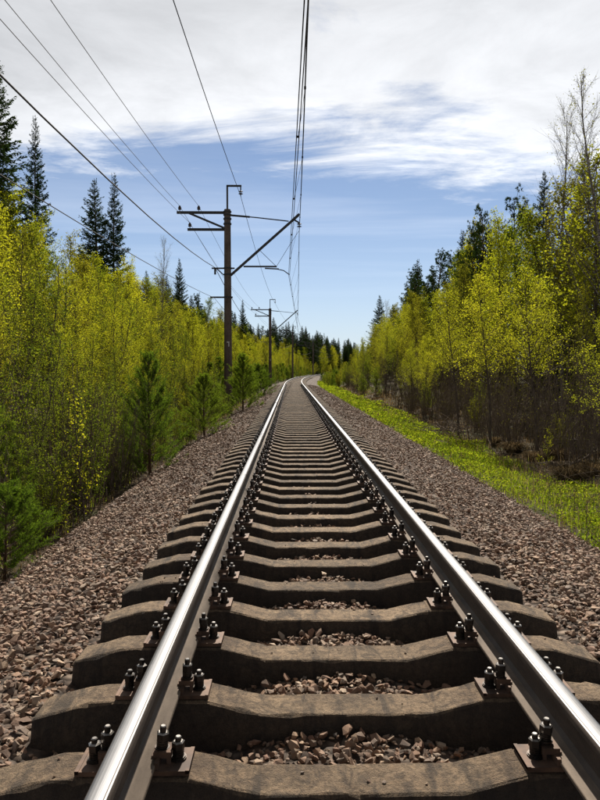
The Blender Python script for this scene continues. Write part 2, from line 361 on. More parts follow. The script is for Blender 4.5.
# crushed stones: hulls of a dozen shapes
def hull(seed, n=11):
    r = random.Random(seed); bm = bmesh.new()
    sx, sy, sz = r.uniform(0.85, 1.2), r.uniform(0.65, 0.95), r.uniform(0.45, 0.75)
    for k in range(n):
        v = Vector((r.gauss(0, 1), r.gauss(0, 1), r.gauss(0, 1))).normalized() * r.uniform(0.8, 1.05)
        bm.verts.new((v.x * sx * 0.5, v.y * sy * 0.5, v.z * sz * 0.5))
    g = bmesh.ops.convex_hull(bm, input=bm.verts[:])
    bmesh.ops.delete(bm, geom=[x for x in g['geom_interior'] if isinstance(x, bmesh.types.BMVert)], context='VERTS')
    bmesh.ops.triangulate(bm, faces=bm.faces[:]); bm.verts.index_update()
    V = np.array([v.co[:] for v in bm.verts]); T = np.array([[v.index for v in f.verts] for f in bm.faces]); bm.free(); return V, T
HULLS = [hull(s) for s in range(14)] + [hull(s, 7) for s in range(40, 52)]      # the last dozen, plainer, lie farther off
PITCH, Y0 = 0.544, 2.37
def in_view(x, y, margin=1.2):
    s = np.maximum(y, 0.1)
    return (x > CAMX + (0 - VX) / F * s - margin) & (x < CAMX + (600 - VX) / F * s + margin)
pts = []
def strew(x0, x1, y0, y1, dens, size, crib=False):
    n = int((x1 - x0) * (y1 - y0) * dens); xr = rng.uniform(x0, x1, n); y = rng.uniform(y0, y1, n)
    keep = in_view(xr + cx(y), y)
    if crib:
        ph = np.abs(((y - Y0 + PITCH / 2) % PITCH) - PITCH / 2)
        keep &= ph > 0.125
        keep &= ~((np.abs(np.abs(xr) - 0.8) < 0.1) & False)
    xr, y = xr[keep], y[keep]; s = np.minimum(size * 0.86 * np.exp(rng.normal(0, 0.34, len(xr))), size * 1.45)
    z = bz(xr) + rng.uniform(-0.25, 0.45, len(xr)) * s
    if crib: z += 0.03 * np.clip(1 - np.abs(xr - 0.02) / 0.45, 0, 1) * rng.uniform(0, 1, len(xr)) ** 0.7
    pts.append(np.stack([xr + cx(y), y, z, s], 1))
for sgn in (-1, 1):
    A, B = (-3.12, -1.40) if sgn < 0 else (1.40, 3.2)
    strew(A, B, 2.0, 9, 1600, 0.049); strew(A, B, 9, 18, 850, 0.055); strew(A, B, 18, 34, 340, 0.068); strew(A, B, 34, 70, 110, 0.09)
    # strays beyond the toe
    strew(A - 0.5 if sgn < 0 else B, A if sgn < 0 else B + 0.45, 2.5, 20, 45, 0.045)
    strew(min(sgn * 1.0, sgn * 1.42), max(sgn * 1.0, sgn * 1.42), 1.8, 14, 800, 0.045, True)
strew(-1.0, 1.0, 1.8, 9, 1600, 0.044, True); strew(-1.0, 1.0, 9, 22, 500, 0.05, True); strew(-1.4, 1.4, 22, 45, 160, 0.06, True)
# small bits thrown up onto the sleeper tops
kk = rng.integers(0, 24, 150); ux = rng.choice([-1, 1], 150) * np.where(rng.uniform(size=150) < 0.6, rng.uniform(0, 0.36, 150), rng.uniform(1.02, 1.3, 150))
pts.append(np.stack([ux, Y0 + kk * PITCH + rng.uniform(-0.075, 0.075, 150), np.interp(np.abs(ux), [0, 0.365, 0.595, 1.0, 1.11, 1.335], [-0.262, -0.262, -0.206, -0.205, -0.209, -0.268]) + 0.004, rng.uniform(0.010, 0.022, 150)], 1))
ST = np.concatenate(pts)
low = np.interp(ST[:, 0] - cx(ST[:, 1]), [-3.12, -3.1, 3.18, 3.2], [1, 0, 0, 1]) > 0.5
ST[low, 2] = gz(ST[low, 0], ST[low, 1]) + 0.01
ns = len(ST); kind = np.where(ST[:, 1] < 6.5, rng.integers(0, 14, ns), rng.integers(14, len(HULLS), ns)); q = rng.normal(size=(ns, 4)); q /= np.linalg.norm(q, axis=1)[:, None]
Rm = np.empty((ns, 3, 3)); w, x, y, z = q.T
Rm[:, 0] = np.stack([1-2*(y*y+z*z), 2*(x*y-z*w), 2*(x*z+y*w)], 1); Rm[:, 1] = np.stack([2*(x*y+z*w), 1-2*(x*x+z*z), 2*(y*z-x*w)], 1); Rm[:, 2] = np.stack([2*(x*z-y*w), 2*(y*z+x*w), 1-2*(x*x+y*y)], 1)
# the three hundred that show largest are pieces of the bed, the rest one mass
dist = np.sqrt((ST[:, 0] - CAMX) ** 2 + ST[:, 1] ** 2)
ang = ST[:, 3] / dist
pxx = VX + (ST[:, 0] - CAMX) / ST[:, 1] * F; pyy = VY + (CAMZ - ST[:, 2]) / ST[:, 1] * F
vis = (pxx > 2) & (pxx < 598) & (pyy < 797) & ((np.abs(ST[:, 0]) > 1.5) | (np.abs(ST[:, 0] - 0.05) < 0.36))
big = np.argsort(-np.where(vis, ang, 0))[:300]; isbig = np.zeros(ns, bool); isbig[big] = True
stone_me = []
for V, T in HULLS:
    b = Acc(); b.add(V, None, T, 0, 0.0); stone_me.append(b.mesh('stone', [M['stone']]))
for k in big:
    o = obj('stone', stone_me[kind[k]], bed, ST[k, :3], 0, ST[k, 3]); o.rotation_mode = 'QUATERNION'; o.rotation_quaternion = q[k]
a = Acc()
for k, (V, T) in enumerate(HULLS):
    s = np.where((kind == k) & ~isbig)[0]
    W = np.einsum('nij,vj->nvi', Rm[s], V) * np.array([1.08, 1.0, 0.74]) * ST[s, 3][:, None, None] + ST[s, None, :3]
    a.add(W, None, (T[None] + (np.arange(len(s)) * len(V))[:, None, None]).reshape(-1, 3), 0, np.repeat(rng.uniform(0, 1, len(s)), len(V)))
tag(obj('gravel', a.mesh('gravel', [M['stone']]), bed), kind='stuff')

# ------------------------------------------------------------------ rails
half = [(0.0, 0.0), (0.012, -0.0003), (0.0225, -0.0015), (0.0258, -0.0024), (0.031, -0.0045), (0.0355, -0.010), (0.0372, -0.018), (0.0375, -0.034), (0.034, -0.038), (0.0155, -0.046),
        (0.0095, -0.062), (0.009, -0.105), (0.0105, -0.132), (0.024, -0.149), (0.050, -0.160), (0.073, -0.167), (0.075, -0.170), (0.075, -0.180)]
prof = [(-x_, z_) for x_, z_ in half[::-1]] + half[1:]
ysr = np.unique(np.concatenate([np.arange(0.4, 56, 1.0), np.arange(56, 320, 2.0)]))
for sgn, label in ((-1, 'left steel rail with shiny worn head, running beside the thicket'), (1, 'right steel rail with shiny worn head, on the side of the grass verge')):
    a = Acc(); P = np.array(prof); tilt = 0.05 * -sgn
    px_ = P[:, 0] + P[:, 1] * -tilt * 0.6; n = len(P)
    V = np.stack([sgn * 0.797 + px_[None] + cx(ysr)[:, None], np.broadcast_to(ysr[:, None], (len(ysr), n)), np.broadcast_to(P[None, :, 1], (len(ysr), n))], -1)
    i = np.arange(len(ysr) - 1)[:, None] * n
    idx = np.arange(n - 1); mid = (np.abs(P[:-1, 0] + P[1:, 0]) / 2 < 0.032) & (P[:-1, 1] > -0.012)
    xm = np.abs(P[:-1, 0] + P[1:, 0]) / 2; seam = mid & (xm > 0.0225) & (xm < 0.0258) & (np.sign(P[:-1, 0] + P[1:, 0]) == -sgn)
    ft = (P[:-1, 1] + P[1:, 1]) / 2 < -0.152
    for mk, sel in ((0, idx[(~mid | seam) & ~ft]), (1, idx[mid & ~seam]), (2, idx[ft])):
        j = sel[None]; a.add(V, np.stack([i + j, i + j + 1, i + n + j + 1, i + n + j], -1).reshape(-1, 4), None, mk)
    k = np.arange(len(ysr) - 1) * n
    a.add(V, np.stack([k + n - 1, k, k + n, k + n + n - 1], 1))
    me = a.mesh('rail', [M['side'], M['head'], M['foot']], True)
    tag(obj('rail', me), label, 'rail', 'rails of the track')
    me.set_sharp_from_angle(angle=R(28))

# ------------------------------------------------------------------ sleepers with their fastenings
SX = np.array([0, 0.365, 0.595, 1.0, 1.11, 1.335, 1.350]); SZ = np.array([-0.262, -0.262, -0.206, -0.205, -0.209, -0.268, -0.280])
TW = np.array([.093, .093, .090, .089, .091, .096, .090]); BW = np.array([.128, .128, .142, .150, .150, .150, .146])
def sleeper_mesh(seed, fast=False):
    r = np.random.default_rng(seed); X = np.concatenate([-SX[::-1], SX[1:]]); f = lambda A: np.concatenate([A[::-1], A[1:]])
    Z, T, B = f(SZ), f(TW), f(BW); ZB = -0.47; rows = []
    Xn = np.unique(np.round(np.concatenate([X, np.arange(-1.3, 1.31, 0.07)]), 3)); Z, T, B = (np.interp(Xn, X, q_) for q_ in (Z, T, B)); X = Xn
    for x_, z_, t, b in zip(X, Z, T, B):
        jt = r.normal(0, 0.0012, 8); s = 0.007 + (r.uniform(0, 0.014) if r.uniform() < 0.2 else 0.0); z_ = z_ + r.normal(0, 0.0008)
        rows.append([(x_, -b, ZB), (x_, -t - 0.004 + jt[0], z_ - s + jt[1]), (x_, -t + s * .35 + jt[2], z_ - s * .3), (x_, -t + s + jt[3], z_),
                     (x_, t - s + jt[4], z_), (x_, t - s * .35 + jt[5], z_ - s * .3), (x_, t + 0.004 + jt[6], z_ - s + jt[7]), (x_, b, ZB)])
    V = np.array(rows); n = 8; i = np.arange(len(X) - 1)[:, None] * n; j = np.arange(n)[None]; j2 = (j + 1) % n
    a = Acc(); a.add(V, np.stack([i + j, i + n + j, i + n + j2, i + j2], -1).reshape(-1, 4))
    e = (len(X) - 1) * n
    a.add(V, [[0, 1, 6, 7], [1, 2, 5, 6], [2, 3, 4, 5], [e+7, e+6, e+1, e], [e+6, e+5, e+2, e+1], [e+5, e+4, e+3, e+2]])
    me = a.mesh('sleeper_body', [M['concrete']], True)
    me.set_sharp_from_angle(angle=R(8))
    return me
def plate_acc(a):
    box(a, (0, 0, -0.1935), (0.40, 0.150, 0.017)); 
    for s in (-1, 1):
        box(a, (s * 0.083, 0, -0.173), (0.014, 0.136, 0.026)); box(a, (s * 0.193, 0, -0.189), (0.014, 0.150, 0.013))
def nut(a, c, h, r=0.021):
    # coil washer, hex nut, bolt end
    x_, y_, z_ = c
    prism(a, (x_, y_, z_), 0.027, 0.006, 12); 
    for k in range(3): prism(a, (x_, y_, z_ + 0.007 + k * 0.008), 0.021, 0.006, 10)
    prism(a, (x_, y_, z_ + 0.031), r * 1.12, 0.026, 6, 0, 0.4); prism(a, (x_, y_, z_ + 0.057), r * 1.12, 0.004, 6, 1, 0.4, r * 0.8)
    prism(a, (x_, y_, z_ + 0.061), 0.0115, h, 10); prism(a, (x_, y_, z_ + 0.061 + h), 0.0115, 0.003, 10, 1, 0, 0.008)
def clip_acc(a, s):
    box(a, (s * 0.098, 0, -0.152), (0.062, 0.066, 0.022)); box(a, (s * 0.068, 0, -0.160), (0.016, 0.064, 0.012)); box(a, (s * 0.121, 0, -0.173), (0.014, 0.062, 0.026))
def cb(a, s, o=True): nut(a, (s * 0.101 * o, 0, -0.142), 0.020)
def ab(a, s, o=True):
    prism(a, (s * 0.152 * o, 0, -0.186), 0.030, 0.008, 12); nut(a, (s * 0.152 * o, 0, -0.179), 0.014)
def one(fn, s, mat, name):
    a = Acc(); fn(a, s); return a.mesh(name, [M[mat], M['nut']])
ME = {}
a = Acc(); plate_acc(a); ME['plate'] = a.mesh('baseplate', [M['plate']])
for s in (-1, 1):
    ME['clip', s] = one(clip_acc, s, 'plate', 'clip'); ME['cb', s] = one(lambda a, s: cb(a, s, 0), s, 'bolt', 'clip_bolt'); ME['ab', s] = one(lambda a, s: ab(a, s, 0), s, 'bolt', 'anchor_bolt')
a = Acc(); plate_acc(a)
for s in (-1, 1): clip_acc(a, s)
pm_n = len(a.mq)
for s in (-1, 1): cb(a, s); ab(a, s)
for k in range(pm_n, len(a.mq)): a.mq[k] += 1
for k in range(len(a.mt)): a.mt[k] += 1
ME['fast'] = a.mesh('baseplate', [M['plate'], M['bolt'], M['nut']])
BODY = [sleeper_mesh(s) for s in range(9)]
ORD = ['first', 'second', 'third', 'fourth', 'fifth', 'sixth', 'seventh', 'eighth', 'ninth', 'tenth', 'eleventh', 'twelfth', 'thirteenth', 'fourteenth', 'fifteenth', 'sixteenth',
       'seventeenth', 'eighteenth', 'nineteenth', 'twentieth'] + ['twenty-' + w for w in ('first', 'second', 'third', 'fourth', 'fifth', 'sixth', 'seventh', 'eighth', 'ninth')] + ['thirtieth']
for k in range(240):
    y = Y0 + k * PITCH; x = float(cx(y)); ang_ = -math.atan(0.00100 * max(0, y - 58))
    lab = ('%s concrete sleeper counted from the bottom edge of the picture' % ORD[k]) if k < 30 else \
        ('humped concrete sleeper in the middle stretch of track, just beyond the countable ones' if k < 80 else 'concrete sleeper in the far stretch of track where sleepers blur into one grey band')
    cat, grp = 'sleeper', 'concrete sleepers of the track'
    jx, jr = rng.normal(0, 0.012), rng.normal(0, 0.007)
    if k < 110:
        o = tag(obj('railway_sleeper', None, None, (x + jx, y, 0), ang_ + jr), lab, cat, grp); o.empty_display_size = 0.1
        o.location.z = -0.4
        bd = obj('sleeper_body', BODY[(k * 4) % 9], o, (0, 0, 0.4), math.pi * (k * 7 % 3 % 2))
        for s in (-1, 1):
            if k < 36:
                p = obj('baseplate', ME['plate'], o, (s * 0.797 - jx, 0, 0.4))
                for e in (-1, 1):
                    obj('clip', ME['clip', e], p); 
                    obj('clip_bolt', ME['cb', e], p, (e * 0.101, rng.normal(0, .004), rng.normal(0, .004))).rotation_euler = (rng.normal(0, 0.03), rng.normal(0, 0.03), rng.uniform(0, 6.28))
                    obj('anchor_bolt', ME['ab', e], p, (e * 0.152, rng.normal(0, .004), rng.normal(0, .002))).rotation_euler = (rng.normal(0, 0.02), rng.normal(0, 0.02), rng.uniform(0, 6.28))
            else:
                obj('baseplate', ME['fast'], o, (s * 0.797 - jx, 0, 0.4))
    else:
        tag(obj('railway_sleeper', BODY[(k * 4) % 9], None, (x, y, 0), ang_), lab, cat, grp)

# ------------------------------------------------------------------ catenary masts
def insulator(name, parent, c, n=3, r=0.09, dz=0.09, hang=True):
    a = Acc(); s = -1 if hang else 1
    tube(a, [c, (c[0], c[1], c[2] + s * (n * dz + 0.10))], 0.022, 6, 0)
    for k in range(n):
        z_ = c[2] + s * (0.08 + k * dz)
        prism(a, (c[0], c[1], z_), r, 0.03, 12, 0, 0, r * 0.45) ; prism(a, (c[0], c[1], z_ - 0.02), r * 0.7, 0.02, 12, 0, 0, r)
    return obj(name, a.mesh(name, [M['glaze']], False), parent)
MAST_X = -3.42
def part(name, mat, parent, fn):
    a = Acc(); fn(a); return obj(name, a.mesh(name, [M[mat]], False), parent)
# everything measured from the track's centre line, rail top = 0
STRUT_END = (0.16, 0, 9.0); MESS = (0.18, 0, 8.20); FEED = (-2.75, 0, 9.92); CONT = (-0.33, 0, 6.0)
PINS = [(-5.80, 0, 9.42), (-4.85, 0, 9.42), (-5.30, 0, 8.58)]
CABLE = (-4.05, 0, 6.36); CABLE2 = (-4.10, 0, 4.85)
def mast(y, label, near):
    root = tag(obj('catenary_mast', None, None, (float(cx(y)), y, 0), -math.atan(0.00100 * max(0, y - 58)) * 0.6), label, 'mast', 'catenary masts along the track')
    base = float(gz(float(cx(y)) + MAST_X, y)) - 0.15
    root.location.z = base; up = -base
    bodies = []
    a = Acc(); zz = np.linspace(base, 9.25, 9); tube(a, np.stack([np.full(9, MAST_X), np.zeros(9), zz], 1), np.linspace(0.215, 0.160, 9), 16, 0, 0.5, True)
    pole = obj('pole', a.mesh('pole', [M['mast']], True), root); pole.data.set_sharp_from_angle(angle=R(40)); bodies.append(pole)
    def clampband(a):
        for z_ in (9.1, 8.75, 8.5, 5.98, 6.30, 4.85, 8.95):
            prism(a, (MAST_X, 0, z_), 0.205, 0.07, 14)
    bodies.append(part('clamp_band', 'steel', root, clampband))
    def feeder(a):
        bar(a, (MAST_X, 0, 9.0), (MAST_X, 0, 10.42), 0.085); bar(a, (MAST_X - 0.04, 0, 10.42), (FEED[0] + 0.04, 0, 10.42), 0.085); bar(a, (FEED[0], 0, 10.44), (FEED[0], 0, 10.20), 0.06)
    bodies.append(part('feeder_bracket', 'steel', root, feeder))
    bodies.append(insulator('insulator', root, (FEED[0], 0, 10.22), 2, 0.12, 0.11))
    bodies.append(part('crossarm', 'steel', root, lambda a: bar(a, (-5.95, 0.02, 9.10), (MAST_X + 0.1, 0.02, 9.10), 0.11, 0.12)))
    bodies.append(part('crossarm', 'steel', root, lambda a: bar(a, (-5.42, 0.02, 8.26), (MAST_X + 0.1, 0.02, 8.26), 0.11, 0.12)))
    bodies.append(part('diagonal_brace', 'steel', root, lambda a: bar(a, (-5.35, -0.06, 9.06), (MAST_X - 0.1, -0.06, 8.30), 0.09)))
    for p_ in PINS:
        z0 = 9.16 if p_[2] > 9 else 8.32
        def pin(a, p_=p_, z0=z0):
            tube(a, [(p_[0], 0, z0 - 0.1), (p_[0], 0, z0 + 0.12)], 0.018, 6)
            prism(a, (p_[0], 0, z0 + 0.08), 0.085, 0.06, 12, 0, 0, 0.07); prism(a, (p_[0], 0, z0 + 0.14), 0.07, 0.04, 12, 0, 0, 0.09); prism(a, (p_[0], 0, z0 + 0.18), 0.07, 0.09, 12, 0, 0, 0.045)
        bodies.append(part('pin_insulator', 'glaze', root, pin))
    bodies.append(part('support_strut', 'steel', root, lambda a: bar(a, (MAST_X + 0.15, 0, 5.98), STRUT_END, 0.115)))
    bodies.append(part('tie_rod', 'steel', root, lambda a: (tube(a, [(MAST_X, 0, 8.98), (-2.0, 0, 8.86), (-0.35, 0, 8.68)], 0.030, 6), tube(a, [(MAST_X, 0, 8.98), (-2.3, 0, 8.885)], 0.05, 6))))
    bodies.append(part('hanger', 'steel', root, lambda a: (bar(a, (STRUT_END[0] - 0.28, 0, 8.78), (MESS[0], 0, 8.60), 0.07), bar(a, (STRUT_END[0] + 0.02, 0, 9.05), (STRUT_END[0] - 0.28, 0, 8.78), 0.09))))
    bodies.append(insulator('insulator', root, (MESS[0], 0, 8.62), 2, 0.13, 0.12))
    bodies.append(part('steady_arm', 'steel', root, lambda a: (bar(a, (-2.62, 0, 6.42), (-0.95, 0, 6.42), 0.075), bar(a, (-1.55, 0.0, 6.33), (-0.85, 0, 6.30), 0.06), tube(a, [(-1.0, 0, 6.31), (-0.6, 0, 6.22), (-0.32, 0, 6.02)], 0.026, 6))))
    bodies.append(part('steady_wire', 'wire', root, lambda a: (tube(a, [(-0.95, 0, 6.45), (-0.30, 0, 7.5), (MESS[0] - 0.02, 0, 8.2)], 0.010, 4), tube(a, [(-1.0, 0, 6.45), (-1.9, 0, 7.32)], 0.012, 4))))
    def small(a):
        bar(a, (-4.22, 0, 6.33), (MAST_X + 0.35, 0, 6.33), 0.07); bar(a, (-4.0, 0, 6.33), (-3.62, 0, 6.0), 0.05); tube(a, [(-4.05, 0, 6.33), (-4.05, 0, 6.02)], 0.05, 8)
    bodies.append(part('cable_bracket', 'steel', root, small))
    bodies.append(part('cable_bracket', 'steel', root, lambda a: bar(a, (-4.30, 0, 4.88), (MAST_X + 0.25, 0, 4.88), 0.075)))
    if near:
        pl = part('number_mark', 'paint', root, lambda a: (box(a, (MAST_X + 0.02, -0.205, 2.62), (0.13, 0.012, 0.05)), box(a, (MAST_X + 0.06, -0.205, 2.50), (0.045, 0.012, 0.2))))
        bodies.append(pl)
    for b in bodies: b.location.z = up
MASTS = [34.0, 88.0, 142.0, 197.0]
for y, lab, nr in zip(MASTS, ('tall concrete catenary mast with crossarms, largest and closest of the row', 'second catenary mast down the line, with hooked top bracket above yellow birches',
                          'third catenary mast, thin dark pole where the track starts to bend away', 'farthest catenary mast, small dark pole against the distant conifers'), (True, True, False, False)):
    mast(y, lab, nr)

# wires, each one thing from span to span
def span_pts(offs, sag, first=-20.0, shift0=0.0, n=14, zprev=0.0):
    ends = [first] + MASTS + [251.0]; P = []
    for k in range(len(ends) - 1):
        y0, y1 = ends[k], ends[k + 1]; dxa = shift0 if k == 0 else 0.0
        for t in np.linspace(0, 1, n, endpoint=(k == len(ends) - 2)):
            y = y0 + (y1 - y0) * t; xa = float(cx(y0)) + offs[0]; xb = float(cx(y1)) + offs[0]
            P.append((xa + (xb - xa) * t + dxa * (1 - t), y, offs[2] + zprev * (1 - t) * (k == 0) - 4 * sag * t * (1 - t)))
    return P
def wire(name, label, P, r, group):
    a = Acc(); tube(a, P, r, 5); return tag(obj(name, a.mesh(name, [M['wire']], True)), label, 'wire', group)
G = 'overhead wires of the railway'
wire('feeder_wire', 'single wire hung from the hooked bracket on top of the masts', span_pts(FEED, 0.75, shift0=-0.1), 0.013, G)
for p_, l_, s_ in zip(PINS, ('line wire on the outermost pin of the upper crossarm', 'line wire on the inner pin of the upper crossarm, nearest the pole', 'line wire on the pin of the lower crossarm'), (-1.0, -1.0, -1.55)):
    wire('line_wire', l_, span_pts(p_, 0.7, shift0=s_, zprev=0.3), 0.009, G)
wire('aerial_cable', 'thick sagging cable clipped to the upper small bracket of the mast', span_pts(CABLE, 1.15, shift0=-0.3), 0.017, G)
wire('aerial_cable', 'thin low cable sagging over the thicket to the lowest bracket', span_pts(CABLE2, 0.6, shift0=-0.9, zprev=-0.4), 0.010, G)
def zig(y0, y1, k, t):
    return (0.30 if k % 2 == 0 else -0.33) * (1 - t) + (-0.33 if k % 2 == 0 else 0.30) * t
ends = [-20.0] + MASTS + [251.0]
mp, cp = [], []
for k in range(len(ends) - 1):
    for t in np.linspace(0, 1, 14, endpoint=(k == len(ends) - 2)):
        y = ends[k] + (ends[k + 1] - ends[k]) * t; c0 = float(cx(ends[k])); c1 = float(cx(ends[k + 1])); xc = c0 + (c1 - c0) * t
        mp.append((xc + 0.18 - 0.34 * (1 - t if k == 0 else 0), y, 8.16 - 4 * 1.25 * t * (1 - t))); cp.append((xc + zig(0, 0, k, t), y, 6.0))
mp, cp = np.array(mp), np.array(cp)
wire('messenger_wire', 'heavy carrying wire sagging in the upper position above the track', mp, 0.015, G)
for s, l_ in ((-1, 'contact wire above the track, left one of the close pair'), (1, 'contact wire above the track, right one of the close pair')):
    wire('contact_wire', l_, cp + np.array([s * 0.025, 0, 0]), 0.010, G)
n_ = 0
for y in np.concatenate([np.arange(-6, 31, 5.0), np.arange(38, 86, 6.0), np.arange(94, 140, 9.0)]):
    pm = [np.interp(y, mp[:, 1], mp[:, k]) for k in range(3)]; pc = [np.interp(y, cp[:, 1], cp[:, k]) for k in range(3)]
    if y < 14: continue
    a = Acc(); mid = [(pm[0] + pc[0]) / 2 + 0.01, y + 0.03, (pm[2] + pc[2]) / 2]
    tube(a, [pm, mid, pc], 0.0045, 4); box(a, (pc[0], y, pc[2] + 0.01), (0.07, 0.03, 0.04)); box(a, pm, (0.045, 0.05, 0.045))
    tag(obj('dropper', a.mesh('dropper', [M['wire']])), 'thin vertical dropper wire with clamps tying the contact wires to the carrying wire', 'wire', 'droppers between the overhead wires')

# ------------------------------------------------------------------ plants
def leaves(acc, c, L, W, mat, r, up=0.0, dirv=None, rnd=None):
    n = len(c); d = r.normal(size=(n, 3)) if dirv is None else dirv + r.normal(size=(n, 3)) * 0.25
    d /= np.linalg.norm(d, axis=1)[:, None]; m = r.normal(size=(n, 3)); m[:, 2] += up; b = np.cross(d, m); b /= np.linalg.norm(b, axis=1)[:, None] + 1e-9
    L = L * np.exp(r.normal(0, 0.22, n))[:, None]; W = W * np.exp(r.normal(0, 0.22, n))[:, None]
    V = np.stack([c - d * L / 2, c + b * W / 2 - d * L * 0.08, c + d * L / 2, c - b * W / 2 - d * L * 0.08], 1)
    k = np.arange(n)[:, None] * 4 + np.arange(4)[None]
    acc.add(V, k, None, mat, np.repeat(np.clip(r.normal(0.5, 0.2, n), 0, 1) if rnd is None else rnd, 4))

def grow(r, base, d, L, n, up=0.2, wob=0.12):
    P = [np.array(base, float)]; d = np.array(d, float); d /= np.linalg.norm(d)
    for k in range(n):
        d = d + np.array([0, 0, up / n]) + r.normal(0, wob, 3); d /= np.linalg.norm(d); P.append(P[-1] + d * L / n)
    return np.array(P)
def lerp(P, t):
    k = np.clip(t, 0, 1) * (len(P) - 1); i = np.minimum(k.astype(int) if hasattr(k, 'astype') else int(k), len(P) - 2); f = k - i
    return P[i] * (1 - f)[..., None] + P[i + 1] * f[..., None] if hasattr(k, 'shape') and np.ndim(k) else P[i] * (1 - f) + P[i + 1] * f

def decid(seed, h, nb=26, cs=0.22, spread=0.2, twigs=7, lpt=9, L=0.055, W=0.042, leafm='birch_leaf', barkm='dark_bark', r0=0.05, stems=1, lean=0.03, up=0.5, jit=0.05, elev=0.9, base_bare=0.0):
    """a leafy tree: trunk and limbs in one mesh, twigs and leaves in the crown"""
    r = np.random.default_rng(seed); A = Acc(); B = Acc()
    for st in range(stems):
        hh = h * (1 if st == 0 else r.uniform(0.6, 0.95)); d0 = np.array([r.normal(0, lean + 0.10 * (stems > 1)), r.normal(0, lean + 0.10 * (stems > 1)), 1])
        T = grow(r, (r.normal(0, 0.06) * (stems > 1), r.normal(0, 0.06) * (stems > 1), -0.15), d0, hh + 0.15, 9, 0.25, 0.035)
        R0 = r0 * (hh / h); tube(A, T, np.linspace(R0, 0.004 + R0 * 0.08, 10), 7)
        m = max(4, int(nb * hh / h / (1 if stems == 1 else 1.5)))
        for k in range(m):
            t = cs + (0.99 - cs) * (k + r.uniform(0, 1)) / m
            p = lerp(T, t); az = k * 2.4 + r.uniform(-0.6, 0.6); e = elev + r.normal(0, 0.18) + 0.25 * t
            u = (t - cs) / (1 - cs); shape = (0.35 + 0.65 * np.sin(np.pi * min(1, u * 0.62 + 0.36))) * (1 - u * 0.55)
            bl = spread * hh * shape * r.uniform(0.65, 1.25) + 0.08
            br = grow(r, p, (np.cos(az) * np.cos(e), np.sin(az) * np.cos(e), np.sin(e)), bl, 4, up, 0.09)
            tube(A, br, np.linspace(R0 * (1 - t) * 0.42 + 0.004, 0.0025, 5), 4)
            nt_ = max(2, int(twigs * (0.5 + 0.7 * bl / (spread * hh))))
            for q_ in range(nt_):
                tt = 0.2 + 0.8 * (q_ + r.uniform(0, 1)) / nt_; pb = lerp(br, min(tt, 1)); dv = br[-1] - br[0]; dv /= np.linalg.norm(dv) + 1e-9
                dv = dv * 0.8 + r.normal(0, 0.55, 3) + np.array([0, 0, 0.12]); tl = bl * r.uniform(0.18, 0.42) + 0.06
                tw = grow(r, pb, dv, tl, 2, up * 0.3, 0.1); tube(B, tw, [0.0035, 0.0025, 0.0012] if L < 0.07 else [0.006, 0.004, 0.002], 3, 0)
                nl = r.poisson(lpt)
                if nl: leaves(B, lerp(tw, r.uniform(0.05, 1.08, nl)) + r.normal(0, jit, (nl, 3)), L, W, 1, r, 0.6)
    return (A.mesh('trunk', [M[barkm]], True), B.mesh('crown', [M['twig'], M[leafm]]))

def thicket_shrub(seed, h, stems=14, L=0.035, W=0.02, lpt=7, leafm='green_leaf', spreadr=0.45, twigs=16):
    r = np.random.default_rng(seed); A = Acc(); B = Acc()
    for s in range(stems):
        az = r.uniform(0, 6.28); ro = r.uniform(0, spreadr); hh = h * r.uniform(0.55, 1.0)
        S = grow(r, (np.cos(az) * ro * 0.6, np.sin(az) * ro * 0.6, -0.1), (np.cos(az) * 0.22, np.sin(az) * 0.22, 1), hh, 7, 0.5, 0.05)
        tube(A, S, np.linspace(0.013, 0.003, 8), 4)
        for k in range(twigs):
            t = r.uniform(0.12, 1.0); p = lerp(S, t); e = r.uniform(0.5, 1.2); a_ = r.uniform(0, 6.28)
            tw = grow(r, p, (np.cos(a_) * np.cos(e), np.sin(a_) * np.cos(e), np.sin(e)), r.uniform(0.12, 0.42) * (1.15 - 0.6 * t), 2, 0.3, 0.08)
            tube(B, tw, [0.004, 0.003, 0.0015], 3, 0)
            nl = r.poisson(lpt); 
            if nl: leaves(B, lerp(tw, r.uniform(0.1, 1.05, nl)) + r.normal(0, 0.02, (nl, 3)), L, W, 1, r, 0.3)
    return (A.mesh('stems', [M['twig']], True), B.mesh('crown', [M['twig'], M[leafm]]))

